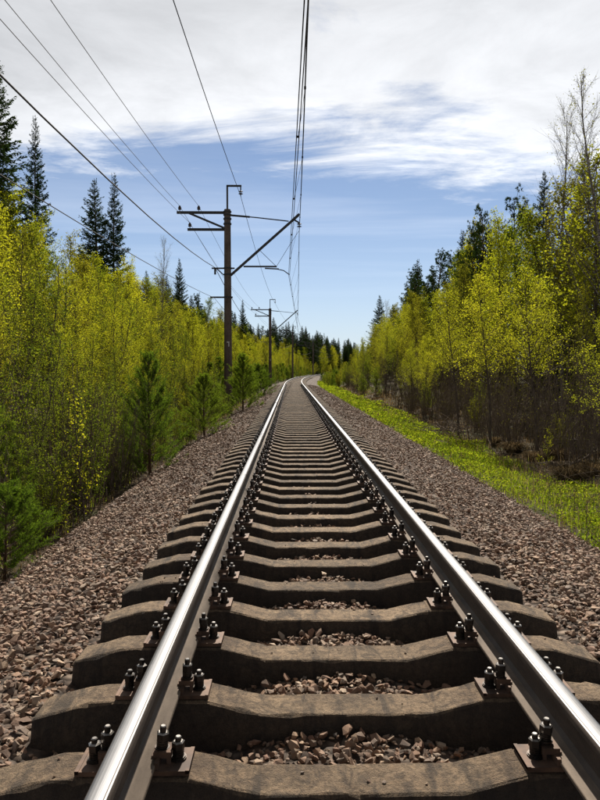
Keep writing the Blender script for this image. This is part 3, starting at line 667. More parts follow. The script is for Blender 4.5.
def spruce(seed, h, rad, start=0.06, gap=0.30, spray=0.30, sw=0.06, dens=1.0, droop=0.25, thin=0.0):
    r = np.random.default_rng(seed); A = Acc(); B = Acc()
    T = grow(r, (0, 0, -0.2), (0, 0, 1), h + 0.2, 8, 0.2, 0.012); tube(A, T, np.linspace(0.012 * h + 0.02, 0.01, 9), 8)
    z_ = start * h
    while z_ < h * 0.985:
        t = z_ / h; Lb = rad * (1 - t) ** 0.84 * (0.55 + 0.45 * min(1, (t + 0.02) * 5)) + 0.03; nb = int(r.integers(5, 8))
        for k in range(nb):
            if r.uniform() < thin: continue
            az = k * 2 * np.pi / nb + r.uniform(-0.45, 0.45) + z_ * 3; bl = Lb * r.uniform(0.6, 1.12)
            e = -droop * (1 - t) + 0.55 * t ** 2 + r.normal(0, 0.08); p = lerp(T, (z_ + 0.2 + r.uniform(-.12, .12)) / (h + 0.2))
            br = grow(r, p, (np.cos(az) * np.cos(e), np.sin(az) * np.cos(e), np.sin(e)), bl, 4, 0.38, 0.045)
            tube(B, br, np.linspace(0.010 + bl * 0.006, 0.003, 5), 3, 0)
            n = int(max(6, bl / 0.042 * dens)); u = np.sort(r.uniform(0.06, 1.0, n)); c = lerp(br, u); dv = br[-1] - br[0]; dv = dv / np.linalg.norm(dv)
            side = np.array([-dv[1], dv[0], 0]); sg = r.choice([-1.0, 1.0], n)[:, None]
            sl = (0.07 + (spray - 0.07) * min(1, bl / 1.1)) * (1.15 - 0.6 * u)
            dd = dv[None] * 0.75 + sg * side[None] * r.uniform(0.2, 0.9, n)[:, None] + np.stack([np.zeros(n), np.zeros(n), r.uniform(-0.7, 0.2, n)], 1)
            dd /= np.linalg.norm(dd, axis=1)[:, None]
            for sub in range(2):
                leaves(B, c + dd * (sl * (0.4 + 0.4 * sub))[:, None] + r.normal(0, 0.02, (n, 3)), (sl * 0.85)[:, None], (sw * (0.45 + 0.55 * min(1, bl / 1.1))), 1, r, 1.0, dd)
        z_ += gap * (0.55 + 0.65 * (1 - t)) * r.uniform(0.8, 1.2)
    n = 26; leaves(B, np.stack([r.normal(0, .01, n), r.normal(0, .01, n), h - r.uniform(0, 0.35, n)], 1), spray * 0.4, sw * 0.5, 1, r, 0.0, np.tile([0, 0, 1.0], (n, 1)))
    return (A.mesh('trunk', [M['dark_bark']], True), B.mesh('crown', [M['twig'], M['spruce']]))

def young_pine(seed, h, rad, needle=0.07, nw=0.005, per=90, whorl=0.24, mat='pine', el=0.30):
    """sapling pine: whorls of upswept shoots set with needles"""
    r = np.random.default_rng(seed); A = Acc(); B = Acc()
    T = grow(r, (0, 0, -0.1), (r.normal(0, .02), r.normal(0, .02), 1), h + 0.1, 8, 0.2, 0.015); tube(A, T, np.linspace(0.012 * h + 0.008, 0.004, 9), 7)
    def bristle(P, n, L):
        u = r.uniform(0.12, 1.02, n); c = lerp(P, u); dv = P[-1] - P[0]; dv /= np.linalg.norm(dv); rd = r.normal(size=(n, 3)); rd -= (rd @ dv)[:, None] * dv; rd /= np.linalg.norm(rd, axis=1)[:, None]
        dd = dv * r.uniform(0.45, 1.0, n)[:, None] + rd * 0.8; dd /= np.linalg.norm(dd, axis=1)[:, None]
        leaves(B, c + dd * L * 0.45, L, nw, 1, r, 0.0, dd)
    z_ = 0.03 * h
    while z_ < h * 0.97:
        t = z_ / h; nb = int(r.integers(4, 7)); Lb = rad * (1 - t) ** 0.7 * min(1, 0.75 + t * 2) + 0.08
        for k in range(nb):
            az = k * 2 * np.pi / nb + r.uniform(-.4, .4) + z_ * 5; bl = Lb * r.uniform(0.7, 1.15); e = el * min(1, 0.2 + 3 * t) + 0.6 * t + r.normal(0, .1); p = lerp(T, (z_ + 0.1 + r.normal(0, .02)) / (h + 0.1))
            br = grow(r, p, (np.cos(az) * np.cos(e), np.sin(az) * np.cos(e), np.sin(e)), bl, 4, 0.5, 0.06); tube(B, br, np.linspace(0.009, 0.003, 5), 3, 0)
            bristle(br[1:], int(per * bl / 0.5) + 14, needle)
            for q_ in range(int(2 + bl * 6)):
                pb = lerp(br, r.uniform(0.35, 0.95)); dv = br[-1] - br[0]; dv = dv / np.linalg.norm(dv) + r.normal(0, 0.45, 3) + np.array([0, 0, 0.25])
                s = grow(r, pb, dv, bl * r.uniform(0.18, 0.38) + 0.05, 2, 0.35, 0.06); tube(B, s, [0.004, 0.003, 0.002], 3, 0); bristle(s, int(per * 0.35), needle)
        z_ += whorl * r.uniform(0.8, 1.2) * (1.1 - 0.35 * t)
    bristle(T[-2:], int(per * 0.8), needle)
    return (A.mesh('trunk', [M['pine_bark']], True), B.mesh('crown', [M['twig'], M[mat]]))

def tall_pine(seed, h, rad, start=0.35):
    r = np.random.default_rng(seed); A = Acc(); B = Acc()
    T = grow(r, (0, 0, -0.2), (r.normal(0, .02), r.normal(0, .02), 1), h + 0.2, 9, 0.1, 0.02); tube(A, T, np.linspace(0.011 * h + 0.02, 0.02, 10), 8)
    n = int(h * 5)
    for k in range(n):
        t = start + (1 - start) * (k + r.uniform()) / n; u = (t - start) / (1 - start); az = k * 2.4 + r.normal(0, .4); e = 0.15 + 0.6 * u + r.normal(0, .15)
        bl = rad * (0.45 + 0.7 * np.sin(np.pi * min(1, u * .7 + .15))) * (1 - 0.6 * u) * r.uniform(.5, 1.2) + 0.15; br = grow(r, lerp(T, t), (np.cos(az) * np.cos(e), np.sin(az) * np.cos(e), np.sin(e)), bl, 4, 0.6, 0.12)
        tube(A, br, np.linspace(0.02 + 0.012 * bl, 0.006, 5), 4)
        for q_ in range(int(4 + bl * 5)):
            c = lerp(br, r.uniform(0.4, 1.0)) + r.normal(0, 0.14, 3); m = 16; dd = r.normal(size=(m, 3)) + np.array([0, 0, 0.9]); dd /= np.linalg.norm(dd, axis=1)[:, None]
            leaves(B, c + dd * 0.09, 0.20, 0.035, 1, r, 0.0, dd, np.clip(r.normal(0.5, 0.2, m), 0, 1))
    return (A.mesh('trunk', [M['pine_bark']], True), B.mesh('crown', [M['twig'], M['spruce']]))

VAR = {}
VAR['birch'] = [decid(10 + k, 5.6, 40, 0.22, 0.27, 10, 16, 0.037, 0.029, 'birch_leaf', 'dark_bark', 0.042, elev=0.52, up=0.45) for k in range(4)]
VAR['high_birch'] = [decid(20 + k, 5.6, 38, 0.38, 0.26, 10, 16, 0.037, 0.029, 'birch_leaf', 'dark_bark', 0.042, elev=0.55, up=0.4) for k in range(4)]
VAR['sapling'] = [decid(30 + k, 4.4, 32, 0.10, 0.22, 8, 14, 0.036, 0.022, 'green_leaf', 'dark_bark', 0.028, elev=0.75, jit=0.04) for k in range(4)]
VAR['aspen'] = [decid(50 + k, 8.5, 48, 0.22, 0.26, 10, 15, 0.078, 0.060, ['birch_leaf', 'olive_leaf', 'green_leaf', 'birch_leaf'][k], 'dark_bark', 0.075, elev=0.55, jit=0.09) for k in range(4)]
VAR['olive'] = [decid(70 + k, 6.8, 44, 0.14, 0.24, 10, 8, 0.060, 0.042, 'olive_leaf', 'dark_bark', 0.05, elev=0.7, jit=0.06) for k in range(3)]
VAR['bush'] = [decid(80 + k, 3.2, 24, 0.05, 0.36, 8, 8, 0.07, 0.045, ['green_leaf', 'olive_leaf', 'green_leaf'][k], 'dark_bark', 0.025, stems=4, elev=0.6, jit=0.06) for k in range(3)]
VAR['brush'] = [thicket_shrub(90 + k, 2.9, 20, 0.036, 0.018, [11, 12, 14][k], 'green_leaf', 0.75, 20) for k in range(3)]
VAR['bare'] = [thicket_shrub(95 + k, 2.6, 20, 0.03, 0.016, [0.25, 0.7, 0.4][k], 'olive_leaf', 0.6, 22) for k in range(3)]
VAR['spruce'] = [spruce(110 + k, 14.0, [3.6, 3.2, 3.9][k], 0.03) for k in range(3)]
VAR['pine'] = [tall_pine(130 + k, 12.0, 2.9, [0.25, 0.12, 0.35][k]) for k in range(3)]
VAR['young_pine'] = [young_pine(150 + k, 2.6, 1.0, 0.07, 0.0062, 125, 0.17) for k in range(3)]
VAR['low_pine'] = [young_pine(160 + k, 1.5, 0.95, 0.07, 0.006, 130, 0.12, 'pine', 0.12) for k in range(2)]
VAR['bare_birch'] = [decid(170 + k, 11.5, 60, 0.25, 0.25, 24, 0.9, 0.045, 0.035, 'olive_leaf', 'birch_bark', 0.085, elev=0.8, up=0.3, jit=0.05) for k in range(2)]

BASES = {}
def plant(kindname, var, x, y, h, label, name, cat, group=None, rz=None, wide=1.0):
    tr, cr = VAR[kindname][var % len(VAR[kindname])]
    key = (kindname, var % len(VAR[kindname]))
    if key not in BASES: BASES[key] = max(v.co.z for v in cr.vertices) if len(cr.vertices) < 300 else float(np.max(np.array([0.0]) if False else _zmax(cr)))
    s = h / BASES[key]
    root = obj(name, None, None, (x, y, float(gz(x, y)) - 0.03), rng.uniform(0, 6.28) if rz is None else rz, (s * wide, s * wide, s)); root.empty_display_size = 0.2
    tag(root, label, cat, group)
    obj('stems' if tr.name.startswith('stems') else 'trunk', tr, root); obj('crown', cr, root)
    return root
def _zmax(me):
    z = np.empty(len(me.vertices) * 3, np.float32); me.vertices.foreach_get('co', z); return z[2::3].max()

def px_plant(kindname, var, px_, ytop, Z, label, name, cat, group=None, wide=1.0):
    """one tree singled out in the photograph: stands at distance Z, its height follows from its top"""
    x = at(px_, Z); top = CAMZ + (VY - ytop) / F * Z
    return plant(kindname, var, x, Z, top - float(gz(x, Z)) + 0.03, label, name, cat, group, None, wide)

# trees one can single out ------------------------------------------
px_plant('spruce', 0, 4, 52, 30, 'tallest dark spruce, cut off by the left picture edge', 'spruce_tree', 'tree', wide=0.85)
px_plant('spruce', 1, 39, 121, 34, 'slim dark spruce standing free above the thicket, beside the tallest spruce', 'spruce_tree', 'tree', wide=0.62)
px_plant('spruce', 2, 100, 181, 42, 'broad bluish spruce, left one of the two close together above the birches', 'spruce_tree', 'tree', wide=0.95)
px_plant('spruce', 1, 115, 176, 43, 'taller dark spruce, right one of the two close together above the birches', 'spruce_tree', 'tree', wide=0.75)
px_plant('spruce', 0, 180, 259, 62, 'small lone spruce tip rising over the birches left of the first mast', 'spruce_tree', 'tree', wide=0.7)
px_plant('spruce', 1, 243, 300, 96, 'dark pointed spruce between the first and second masts', 'spruce_tree', 'tree', wide=0.8)
px_plant('bare_birch', 0, 156, 236, 40, 'thin almost bare birch rising beside the yellow birches left of the first mast', 'birch_tree', 'tree', wide=0.7)
px_plant('bare_birch', 1, 565, 100, 24, 'tall pale birch with few leaves, high above the right-hand trees', 'birch_tree', 'tree', wide=0.9)
px_plant('bare_birch', 0, 607, 78, 21, 'tall bare birch cut off by the right picture edge', 'birch_tree', 'tree', wide=1.1)
px_plant('bare_birch', 1, 386, 299, 85, 'faint leafless birch standing alone where the right tree line falls away', 'birch_tree', 'tree', wide=0.9)
px_plant('pine', 1, 515, 186, 32, 'dense pine with rounded top, left of the tall pale birch', 'pine_tree', 'tree', wide=0.8)
px_plant('spruce', 0, 541, 172, 33, 'dark spruce directly below the tall pale birch', 'spruce_tree', 'tree', wide=0.75)
px_plant('pine', 0, 484, 201, 36, 'loose-crowned pine on the right skyline with gaps in its crown', 'pine_tree', 'tree', wide=0.7)
px_plant('pine', 2, 470, 222, 40, 'smaller pine leaning against the loose-crowned pine on the right skyline', 'pine_tree', 'tree', wide=0.8)
px_plant('spruce', 2, 580, 150, 26, 'dark spruce filling the space under the bare birch at the right edge', 'spruce_tree', 'tree', wide=0.8)
px_plant('birch', 0, 350, 280, 45, 'light young birch on the right, first of the yellow crowns beside the distant bend', 'birch_tree', 'tree') if False else None
px_plant('high_birch', 1, 492, 268, 17.5, 'bright yellow young birch over the right verge, left of the pair', 'birch_tree', 'tree', wide=1.15)
px_plant('high_birch', 2, 540, 262, 16.0, 'bright yellow young birch over the right verge, right of the pair', 'birch_tree', 'tree', wide=1.25)
px_plant('high_birch', 3, 460, 285, 21, 'yellow-green birch with dark stem behind the brush pile on the right', 'birch_tree', 'tree', wide=1.1)
px_plant('aspen', 0, 508, 205, 25, 'olive-tinged slender birch behind the yellow pair on the right', 'birch_tree', 'tree', wide=0.8)
for px_, yt, Z, v_, w_, lab in ((576, 168, 23.5, 1, 1.1, 'large olive-leaved aspen left of the bare birch at the right edge'), (596, 140, 21, 3, 1.2, 'tall yellow-green aspen cut off by the right picture edge'),
        (552, 205, 25, 2, 1.15, 'greenish aspen in front of the dark spruce, under the tall pale birch'), (528, 222, 27, 2, 1.0, 'greenish aspen between the dense pine and the dark spruce'), (498, 232, 30, 3, 1.0, 'yellow-green aspen in front of the loose-crowned pine'),
        (462, 262, 38, 1, 0.9, 'small olive aspen at the lower end of the right skyline pines')):
    px_plant('aspen', v_, px_, yt, Z, lab, 'aspen_tree', 'tree', None, w_)
px_plant('young_pine', 0, 150, 348, 13.4, 'young green pine closest to the ballast, left of the track', 'pine_sapling', 'tree', wide=1.0)
px_plant('young_pine', 1, 205, 372, 19.5, 'small dark pine sapling between the closest pine and the first mast', 'pine_sapling', 'tree', wide=1.25)
px_plant('young_pine', 2, 243, 352, 30, 'bushy dark pine sapling at the foot of the first mast', 'pine_sapling', 'tree', wide=1.2)
px_plant('young_pine', 0, 262, 362, 43, 'low pine sapling just past the first mast beside the ballast', 'pine_sapling', 'tree', wide=1.4)
px_plant('low_pine', 0, 2, 476, 6.8, 'low fluffy pine sapling at the bottom of the left picture edge', 'pine_sapling', 'tree', wide=1.15)
px_plant('young_pine', 1, -12, 395, 8.3, 'pine sapling at the left picture edge above the lowest one', 'pine_sapling', 'tree', wide=1.1)
VAR['thin_sapling'] = [decid(201, 2.3, 22, 0.12, 0.17, 5, 5.5, 0.034, 0.028, 'birch_leaf', 'dark_bark', 0.017, elev=0.75, jit=0.02), decid(202, 1.4, 14, 0.1, 0.2, 5, 6, 0.034, 0.028, 'birch_leaf', 'dark_bark', 0.010, elev=0.75, jit=0.02)]
px_plant('thin_sapling', 0, 84, 378, 9.3, 'thin dark-stemmed birch sapling with sparse yellow leaves at the ballast edge', 'birch_sapling', 'tree')
px_plant('thin_sapling', 1, 58, 462, 8.6, 'small yellow-leaved sapling below the thin dark-stemmed birch', 'birch_sapling', 'tree')

# the mass of the wood, strip by strip ---------------------------------
def strip(side, x0, x1, y0, y1, gap, picks, hlo, hhi, zone):
    """plants on a jittered grid between x0 and x1 metres from the track's centre line"""
    ny = max(1, int((y1 - y0) / gap)); nxx = max(1, int(round((x1 - x0) / gap)))
    for i in range(ny):
        for j in range(nxx):
            y = y0 + (i + rng.uniform(0.05, 0.95)) * (y1 - y0) / ny; xr = x0 + (j + rng.uniform(0.05, 0.95)) * (x1 - x0) / nxx
            x = side * xr + float(cx(y))
            if not in_view(np.array([x]), np.array([y]), 1.0)[0]: continue
            if side < 0 and abs(xr + MAST_X) < 0.5 and min(abs(y - m) for m in MASTS) < 0.8: continue
            k, = rng.choice(len(picks), 1, p=[p[1] for p in picks]); kn = picks[k][0]
            nm, cat, desc = NAMES[kn]
            f = (xr - x0) / (x1 - x0); h = (hlo + (hhi - hlo) * f) * rng.uniform(0.78, 1.15) * picks[k][2]
            if side < 0 and y < 60:          # the wood's edge climbs away from the track
                cap = np.interp(VX + (x - CAMX) / y * F, [0, 100, 150, 200], [0.70, 0.62, 0.76, 0.92]) * abs(x - CAMX) + CAMZ - float(gz(x, y))
                h = min(h, cap * rng.uniform(0.88, 1.02))
            spot = landmark(VX + (x - CAMX) / y * F, zone, y)
            plant(kn, int(rng.integers(0, 8)), x, y, h, '%s %s%s' % (desc, zone, spot), nm, cat, '%s %s' % (nm.replace('_', ' '), zone))
def landmark(p, zone, y):
    if zone == ZL2: return ', beside the first' if y < 50 else (', beside the second' if y > 70 else ', midway')
    if zone == ZR2: return ', nearer half' if y < 60 else ', farther half'
    if zone == ZL1:
        for lim, w in ((12, ', at the picture edge'), (48, ', under the slim spruce'), (84, ', above the thin sapling'), (112, ', under the paired spruces'), (150, ', left of the young pine'), (190, ', right of the young pine'), (222, ', close to the mast')):
            if p < lim: return w
    if zone in (ZR1, ZR0):
        for lim, w in ((430, ', far end'), (470, ', by the brush pile'), (505, ', around the left yellow birch'), (545, ', around the right yellow birch'), (580, ', under the pale birch'), (9999, ', at the picture edge')):
            if p < lim: return w
    return ''
NAMES = {'high_birch': ('birch_tree', 'tree', 'yellow-leaved young birch'), 'birch': ('birch_tree', 'tree', 'yellow-leaved young birch'), 'sapling': ('willow_sapling', 'tree', 'slim green-leaved willow sapling'), 'aspen': ('aspen_tree', 'tree', 'tall fresh-leaved aspen'),
         'olive': ('alder_tree', 'tree', 'olive-brown alder'), 'brush': ('willow_shrub', 'shrub', 'many-stemmed willow shrub'), 'bare': ('bare_shrub', 'shrub', 'brown leafless shrub'),
         'spruce': ('spruce_tree', 'tree', 'dark spruce'), 'pine': ('pine_tree', 'tree', 'dark pine'), 'young_pine': ('pine_sapling', 'tree', 'green pine sapling'), 'bush': ('leafy_bush', 'shrub', 'broad leafy bush')}
ZL1, ZL2, ZL3 = 'in the near left thicket', 'left of the track between the first and second masts', 'left of the track beyond the second mast'
ZL0 = 'in the rear rows of the left thicket'
ZR1, ZR2, ZR3 = 'in the scrub beside the verge', 'farther along the right side of the track', 'on the right where the track bends away'
ZR0 = 'in the rows behind the scrub'
# left
strip(-1, 3.3, 4.6, 6.5, 17, 0.75, [('brush', 0.55, 1.0), ('bare', 0.30, 0.9), ('sapling', 0.15, 1.2)], 1.7, 2.7, ZL1)
strip(-1, 3.15, 3.7, 11.5, 34, 1.1, [('brush', 0.8, 1.0), ('bush', 0.2, 0.7)], 0.9, 1.4, ZL1 + ' along the ballast')
strip(-1, 3.4, 4.7, 17, 34, 1.0, [('young_pine', 0.22, 0.8), ('brush', 0.5, 1.0), ('bush', 0.18, 0.9), ('sapling', 0.10, 1.2)], 1.7, 2.5, ZL1)
strip(-1, 4.5, 7.2, 7.0, 34, 1.0, [('sapling', 0.45, 1.0), ('birch', 0.22, 1.0), ('brush', 0.23, 0.8), ('olive', 0.10, 1.0)], 3.1, 5.6, ZL1)
strip(-1, 7.2, 11.0, 13.0, 36, 1.7, [('birch', 0.42, 1.0), ('aspen', 0.30, 1.05), ('olive', 0.28, 1.0)], 6.7, 9.0, ZL1)
strip(-1, 11, 22, 26, 60, 4.0, [('spruce', 0.22, 1.05), ('aspen', 0.5, 1.0), ('olive', 0.28, 1.0)], 8.0, 9.2, ZL0)
strip(-1, 11, 20, 22, 60, 2.6, [('bush', 0.6, 1.0), ('olive', 0.4, 1.0)], 4.0, 4.5, ZL0)
strip(-1, 3.5, 5.2, 35, 88, 1.5, [('young_pine', 0.6, 0.9), ('brush', 0.2, 1.0), ('bush', 0.2, 0.9)], 2.2, 3.2, ZL2)
strip(-1, 5.2, 9.5, 35, 88, 2.1, [('birch', 0.6, 1.0), ('aspen', 0.28, 1.1), ('olive', 0.12, 1.0)], 4.6, 7.0, ZL2)
strip(-1, 9.5, 22, 55, 110, 4.6, [('spruce', 0.4, 1.1), ('aspen', 0.6, 1.0)], 8.5, 11.5, ZL2)
strip(-1, 3.6, 5.5, 88, 190, 2.6, [('young_pine', 0.4, 1.0), ('bush', 0.6, 1.0)], 2.5, 3.5, ZL3)
strip(-1, 5.5, 12, 88, 210, 3.6, [('birch', 0.55, 1.0), ('aspen', 0.45, 1.1)], 5.5, 8.5, ZL3)
strip(-1, 12, 30, 100, 300, 6.5, [('spruce', 0.7, 1.0), ('pine', 0.2, 1.0), ('aspen', 0.1, 0.8)], 11.0, 14.0, ZL3)
# right
strip(1, 5.3, 7.0, 8, 36, 1.0, [('bare', 0.75, 0.85), ('high_birch', 0.17, 1.6), ('bush', 0.08, 0.6)], 1.9, 2.6, ZR1)
strip(1, 7.0, 10.0, 12, 40, 1.5, [('bare', 0.45, 0.62), ('high_birch', 0.33, 1.0), ('olive', 0.22, 1.0)], 4.0, 5.4, ZR1)
strip(1, 10, 15, 18, 60, 2.7, [('olive', 0.32, 0.9), ('aspen', 0.36, 0.95), ('pine', 0.12, 1.0), ('spruce', 0.20, 1.0)], 8.5, 11.5, ZR0)
strip(1, 9.5, 14, 16, 50, 2.0, [('bush', 0.5, 1.0), ('bare', 0.5, 0.9)], 3.2, 4.2, ZR0)
strip(1, 5.6, 8.0, 36, 85, 1.8, [('bare', 0.45, 0.9), ('bush', 0.3, 1.0), ('birch', 0.15, 1.3), ('olive', 0.1, 1.3)], 2.6, 3.8, ZR2)
strip(1, 8.0, 12.5, 40, 90, 2.6, [('high_birch', 0.40, 0.9), ('olive', 0.33, 1.0), ('aspen', 0.27, 1.05)], 6.0, 9.0, ZR2)
strip(1, 12.0, 17, 60, 115, 3.8, [('spruce', 0.6, 1.0), ('pine', 0.25, 1.0), ('aspen', 0.15, 0.9)], 11.0, 13.5, ZR2)
strip(1, 6.0, 20, 85, 200, 4.2, [('bush', 0.6, 0.9), ('olive', 0.2, 0.9), ('birch', 0.2, 0.9)], 2.8, 5.0, ZR3)
strip(1, 3.4, 6.5, 80, 180, 2.0, [('bush', 0.7, 0.8), ('young_pine', 0.3, 0.8)], 1.8, 2.8, ZR3)
strip(-1, 7, 26, 235, 430, 5.5, [('spruce', 0.6, 1.0), ('pine', 0.2, 1.0), ('aspen', 0.2, 0.8)], 14.0, 17.0, 'beyond the last mast')
strip(-1, 5, 12, 200, 330, 4.0, [('bush', 0.5, 1.0), ('birch', 0.5, 1.3)], 3.0, 5.0, 'beyond the last mast')
strip(1, 12, 45, 190, 300, 7.0, [('spruce', 0.5, 1.0), ('pine', 0.2, 1.0), ('aspen', 0.3, 0.75)], 12.0, 15.0, ZR3)
# the wood closing the view behind the bend
def far_wood():
    for i in range(120):
        y = rng.uniform(205, 330); x = rng.uniform(-25, 110)
        kn = 'spruce' if rng.uniform() < 0.6 else ('pine' if rng.uniform() < 0.4 else 'aspen')
        nm, cat, desc = NAMES[kn]; z = 'in the distant wood that closes the view'
        xr = x - float(cx(y))
        if abs(xr) < 6 or (xr > 0 and y < 240): continue
        plant(kn, int(rng.integers(0, 8)), x, y, rng.uniform(12, 16) * (0.8 if kn == 'aspen' else 1), '%s %s' % (desc, z), nm, cat, '%s %s' % (nm.replace('_', ' '), z))
far_wood()

# ------------------------------------------------------------------ grass and litter
def blades(name, n, xfun, yr, hlo, hhi, w, mat, label, cat, lean=0.5, power=2.0):
    u = rng.uniform(0, 1, n); y = yr[0] * (yr[1] / yr[0]) ** u
    xr = xfun(y, n); x = xr + cx(y); k = in_view(x, y, 1.2); x, y = x[k], y[k]; n = len(x)
    clump = 0.55 + 0.45 * np.sin(2.1 * x + 1.3 * y) * np.sin(1.7 * y - 0.8 * x) + rng.normal(0, 0.2, n)
    h = (hlo + (hhi - hlo) * rng.uniform(0, 1, n) ** power) * np.clip(0.6 + 0.5 * clump, 0.35, 1.4); z = gz(x, y) - 0.01
    az = rng.uniform(0, 6.28, n); d = np.stack([np.cos(az), np.sin(az), np.zeros(n)], 1); s = np.stack([-np.sin(az), np.cos(az), np.zeros(n)], 1)
    ln = rng.uniform(0.1, 1.0, n) * lean; ww = w * np.maximum(1, y / 12)[:, None] * rng.uniform(0.6, 1.4, n)[:, None]
    p0 = np.stack([x, y, z], 1); p1 = p0 + d * (h * ln * 0.35)[:, None] + np.array([0, 0, 1.0]) * (h * 0.62)[:, None]; p2 = p0 + d * (h * ln)[:, None] + np.array([0, 0, 1.0]) * (h * (1 - 0.35 * ln))[:, None]
    V = np.stack([p0 - s * ww / 2, p0 + s * ww / 2, p1 + s * ww * .45, p1 - s * ww * .45, p2], 1)
    a = Acc(); b = np.arange(n)[:, None] * 5
    rv = np.repeat(np.clip(rng.normal(0.5, 0.22, n) + 0.12 * np.sin(0.9 * x - 0.7 * y), 0, 1), 5)
    a.add(V, b + np.array([[0, 1, 2, 3]]), b + np.array([[3, 2, 4]]), 0, rv)
    tag(obj(name, a.mesh(name, [M[mat]])), label, cat, None, 'stuff')
def verge(y, n, lo, hi, a=1.15, b=1.3):
    w0 = lo + 0.16 * np.sin(0.9 * y) + 0.10 * np.sin(2.3 * y + 1) + 0.06 * np.sin(5.1 * y); w1 = hi + 0.3 * np.sin(0.6 * y + 2) + 0.2 * np.sin(1.7 * y)
    return w0 + (w1 - w0) * rng.beta(a, b, n) + rng.normal(0, 0.10, n)
def herbs(name, n, lo, hi, yr, hmax, L, mat, label, cat, up=1.6):
    y = yr[0] * (yr[1] / yr[0]) ** rng.uniform(0, 1, n); xr = verge(y, n, lo, hi); x = xr + cx(y)
    pat = np.sin(2.6 * x + 0.9 * y) * np.sin(1.9 * y - 1.2 * x) + 0.6 * np.sin(6.1 * x + 3.7 * y)
    k = in_view(x, y) & (pat + rng.normal(0, 0.35, n) > -0.45); x, y, pat = x[k], y[k], pat[k]; n = len(x)
    z = gz(x, y) + rng.uniform(0.01, 1, n) * hmax * np.clip(0.7 + 0.5 * pat, 0.25, 1.3)
    a = Acc(); sc = np.maximum(1, y / 11)
    leaves(a, np.stack([x, y, z], 1), L * sc[:, None], L * 0.62 * sc[:, None], 0, rng, up, None, np.clip(rng.normal(0.45, 0.2, n) + 0.12 * pat, 0, 1))
    tag(obj(name, a.mesh(name, [M[mat]])), label, cat, None, 'stuff')
herbs('verge_plants', 80000, 2.95, 5.0, (5.0, 110), 0.12, 0.033, 'grass', 'low broad-leaved green plants carpeting the right verge', 'plants')
blades('grass', 42000, lambda y, n: verge(y, n, 2.95, 5.2), (5.0, 110), 0.04, 0.18, 0.006, 'grass', 'bright green spring grass blades along the right verge', 'grass', 0.8)
blades('dry_grass', 15000, lambda y, n: verge(y, n, 3.9, 7.6, 1.8, 1.5), (6, 80), 0.08, 0.34, 0.009, 'straw', 'pale dry grass between the green verge and the scrub', 'grass', 1.1)
blades('dry_grass', 7000, lambda y, n: verge(y, n, 2.85, 5.2, 1.0, 1.0), (5, 60), 0.05, 0.30, 0.006, 'straw', 'scattered dead stalks among the green of the right verge', 'grass', 1.2)
blades('undergrowth', 5000, lambda y, n: -3.25 - 2.6 * rng.beta(1.1, 1.6, n), (5, 60), 0.05, 0.22, 0.010, 'grass', 'sparse low green shoots under the left thicket', 'undergrowth')
blades('undergrowth', 12000, lambda y, n: -3.1 - 3.0 * rng.beta(1.1, 1.6, n), (5, 60), 0.06, 0.28, 0.008, 'straw', 'dead grass and stalks under the left thicket', 'undergrowth', 1.2)
# fallen twigs under the scrub
def twigs(label, n, xlo, xhi, y0, y1, Lr, name='dead_twigs'):
    a = Acc()
    for k in range(n):
        y = y0 * (y1 / y0) ** rng.uniform(); xr = rng.uniform(xlo, xhi); x = xr + float(cx(y)); L = rng.uniform(*Lr); az = rng.uniform(0, 6.28)
        P = grow(rng, (x, y, float(gz(x, y)) + rng.uniform(0.0, 0.08)), (np.cos(az), np.sin(az), rng.uniform(0, 0.55)), L, 4, -0.2, 0.12)
        tube(a, P, np.linspace(rng.uniform(0.004, 0.012), 0.002, 5), 4)
    tag(obj(name, a.mesh(name, [M['twig']])), label, 'twigs', None, 'stuff')
twigs('fallen dead twigs under the right-hand scrub', 520, 4.6, 8.5, 7.5, 40, (0.3, 1.3))
twigs('fallen dead twigs at the foot of the left thicket', 420, -5.2, -3.0, 5.5, 40, (0.2, 0.9))
# things at the edge of the scrub on the right ---------------------------
def spot(px_, ybase, H):
    Z = F * H / (ybase - VY); return at(px_, Z), Z
x, y = spot(446, 437, 2.05)
a = Acc()
for k in range(170):
    az = rng.uniform(0, 6.28); r_ = 0.95 * rng.uniform() ** 0.6; p = (np.cos(az) * r_, np.sin(az) * r_ * 0.8, rng.uniform(0, 0.50) * (1 - r_ ** 2))
    tube(a, grow(rng, p, (rng.normal(), rng.normal(), rng.uniform(-0.1, 0.45)), rng.uniform(0.4, 1.2), 4, -0.35, 0.14), np.linspace(rng.uniform(0.004, 0.011), 0.002, 5), 4)
tag(obj('brush_pile', a.mesh('brush_pile', [M['twig']]), None, (x, y, float(gz(x, y)))), 'low heap of grey-brown cut twigs beside the green verge', 'brush pile')
def tussock(seed, r0, h):
    r = np.random.default_rng(seed); n = 420; az = r.uniform(0, 6.28, n); ro = r0 * 0.35 * r.uniform(0, 1, n) ** 0.5; ln = r.uniform(0.2, 1.0, n)
    d = np.stack([np.cos(az), np.sin(az), np.zeros(n)], 1); s_ = np.stack([-np.sin(az), np.cos(az), np.zeros(n)], 1); U = np.array([0, 0, 1.0]); hh = h * r.uniform(0.6, 1.1, n)
    p0 = d * ro[:, None] - U * 0.03; p1 = p0 + d * (r0 * 0.35 * ln)[:, None] + U * hh[:, None]; p2 = p1 + d * (r0 * 0.6 * ln)[:, None] + U * (hh * (0.25 - 0.7 * ln))[:, None]; w = 0.005
    V = np.stack([p0 - s_ * w, p0 + s_ * w, p1 + s_ * w, p1 - s_ * w, p2], 1); b = np.arange(n)[:, None] * 5; a = Acc()
    a.add(V, b + np.array([[0, 1, 2, 3]]), b + np.array([[3, 2, 4]]), 0, np.repeat(np.clip(r.normal(0.5, 0.22, n), 0, 1), 5)); return a.mesh('grass_tussock', [M['straw']])
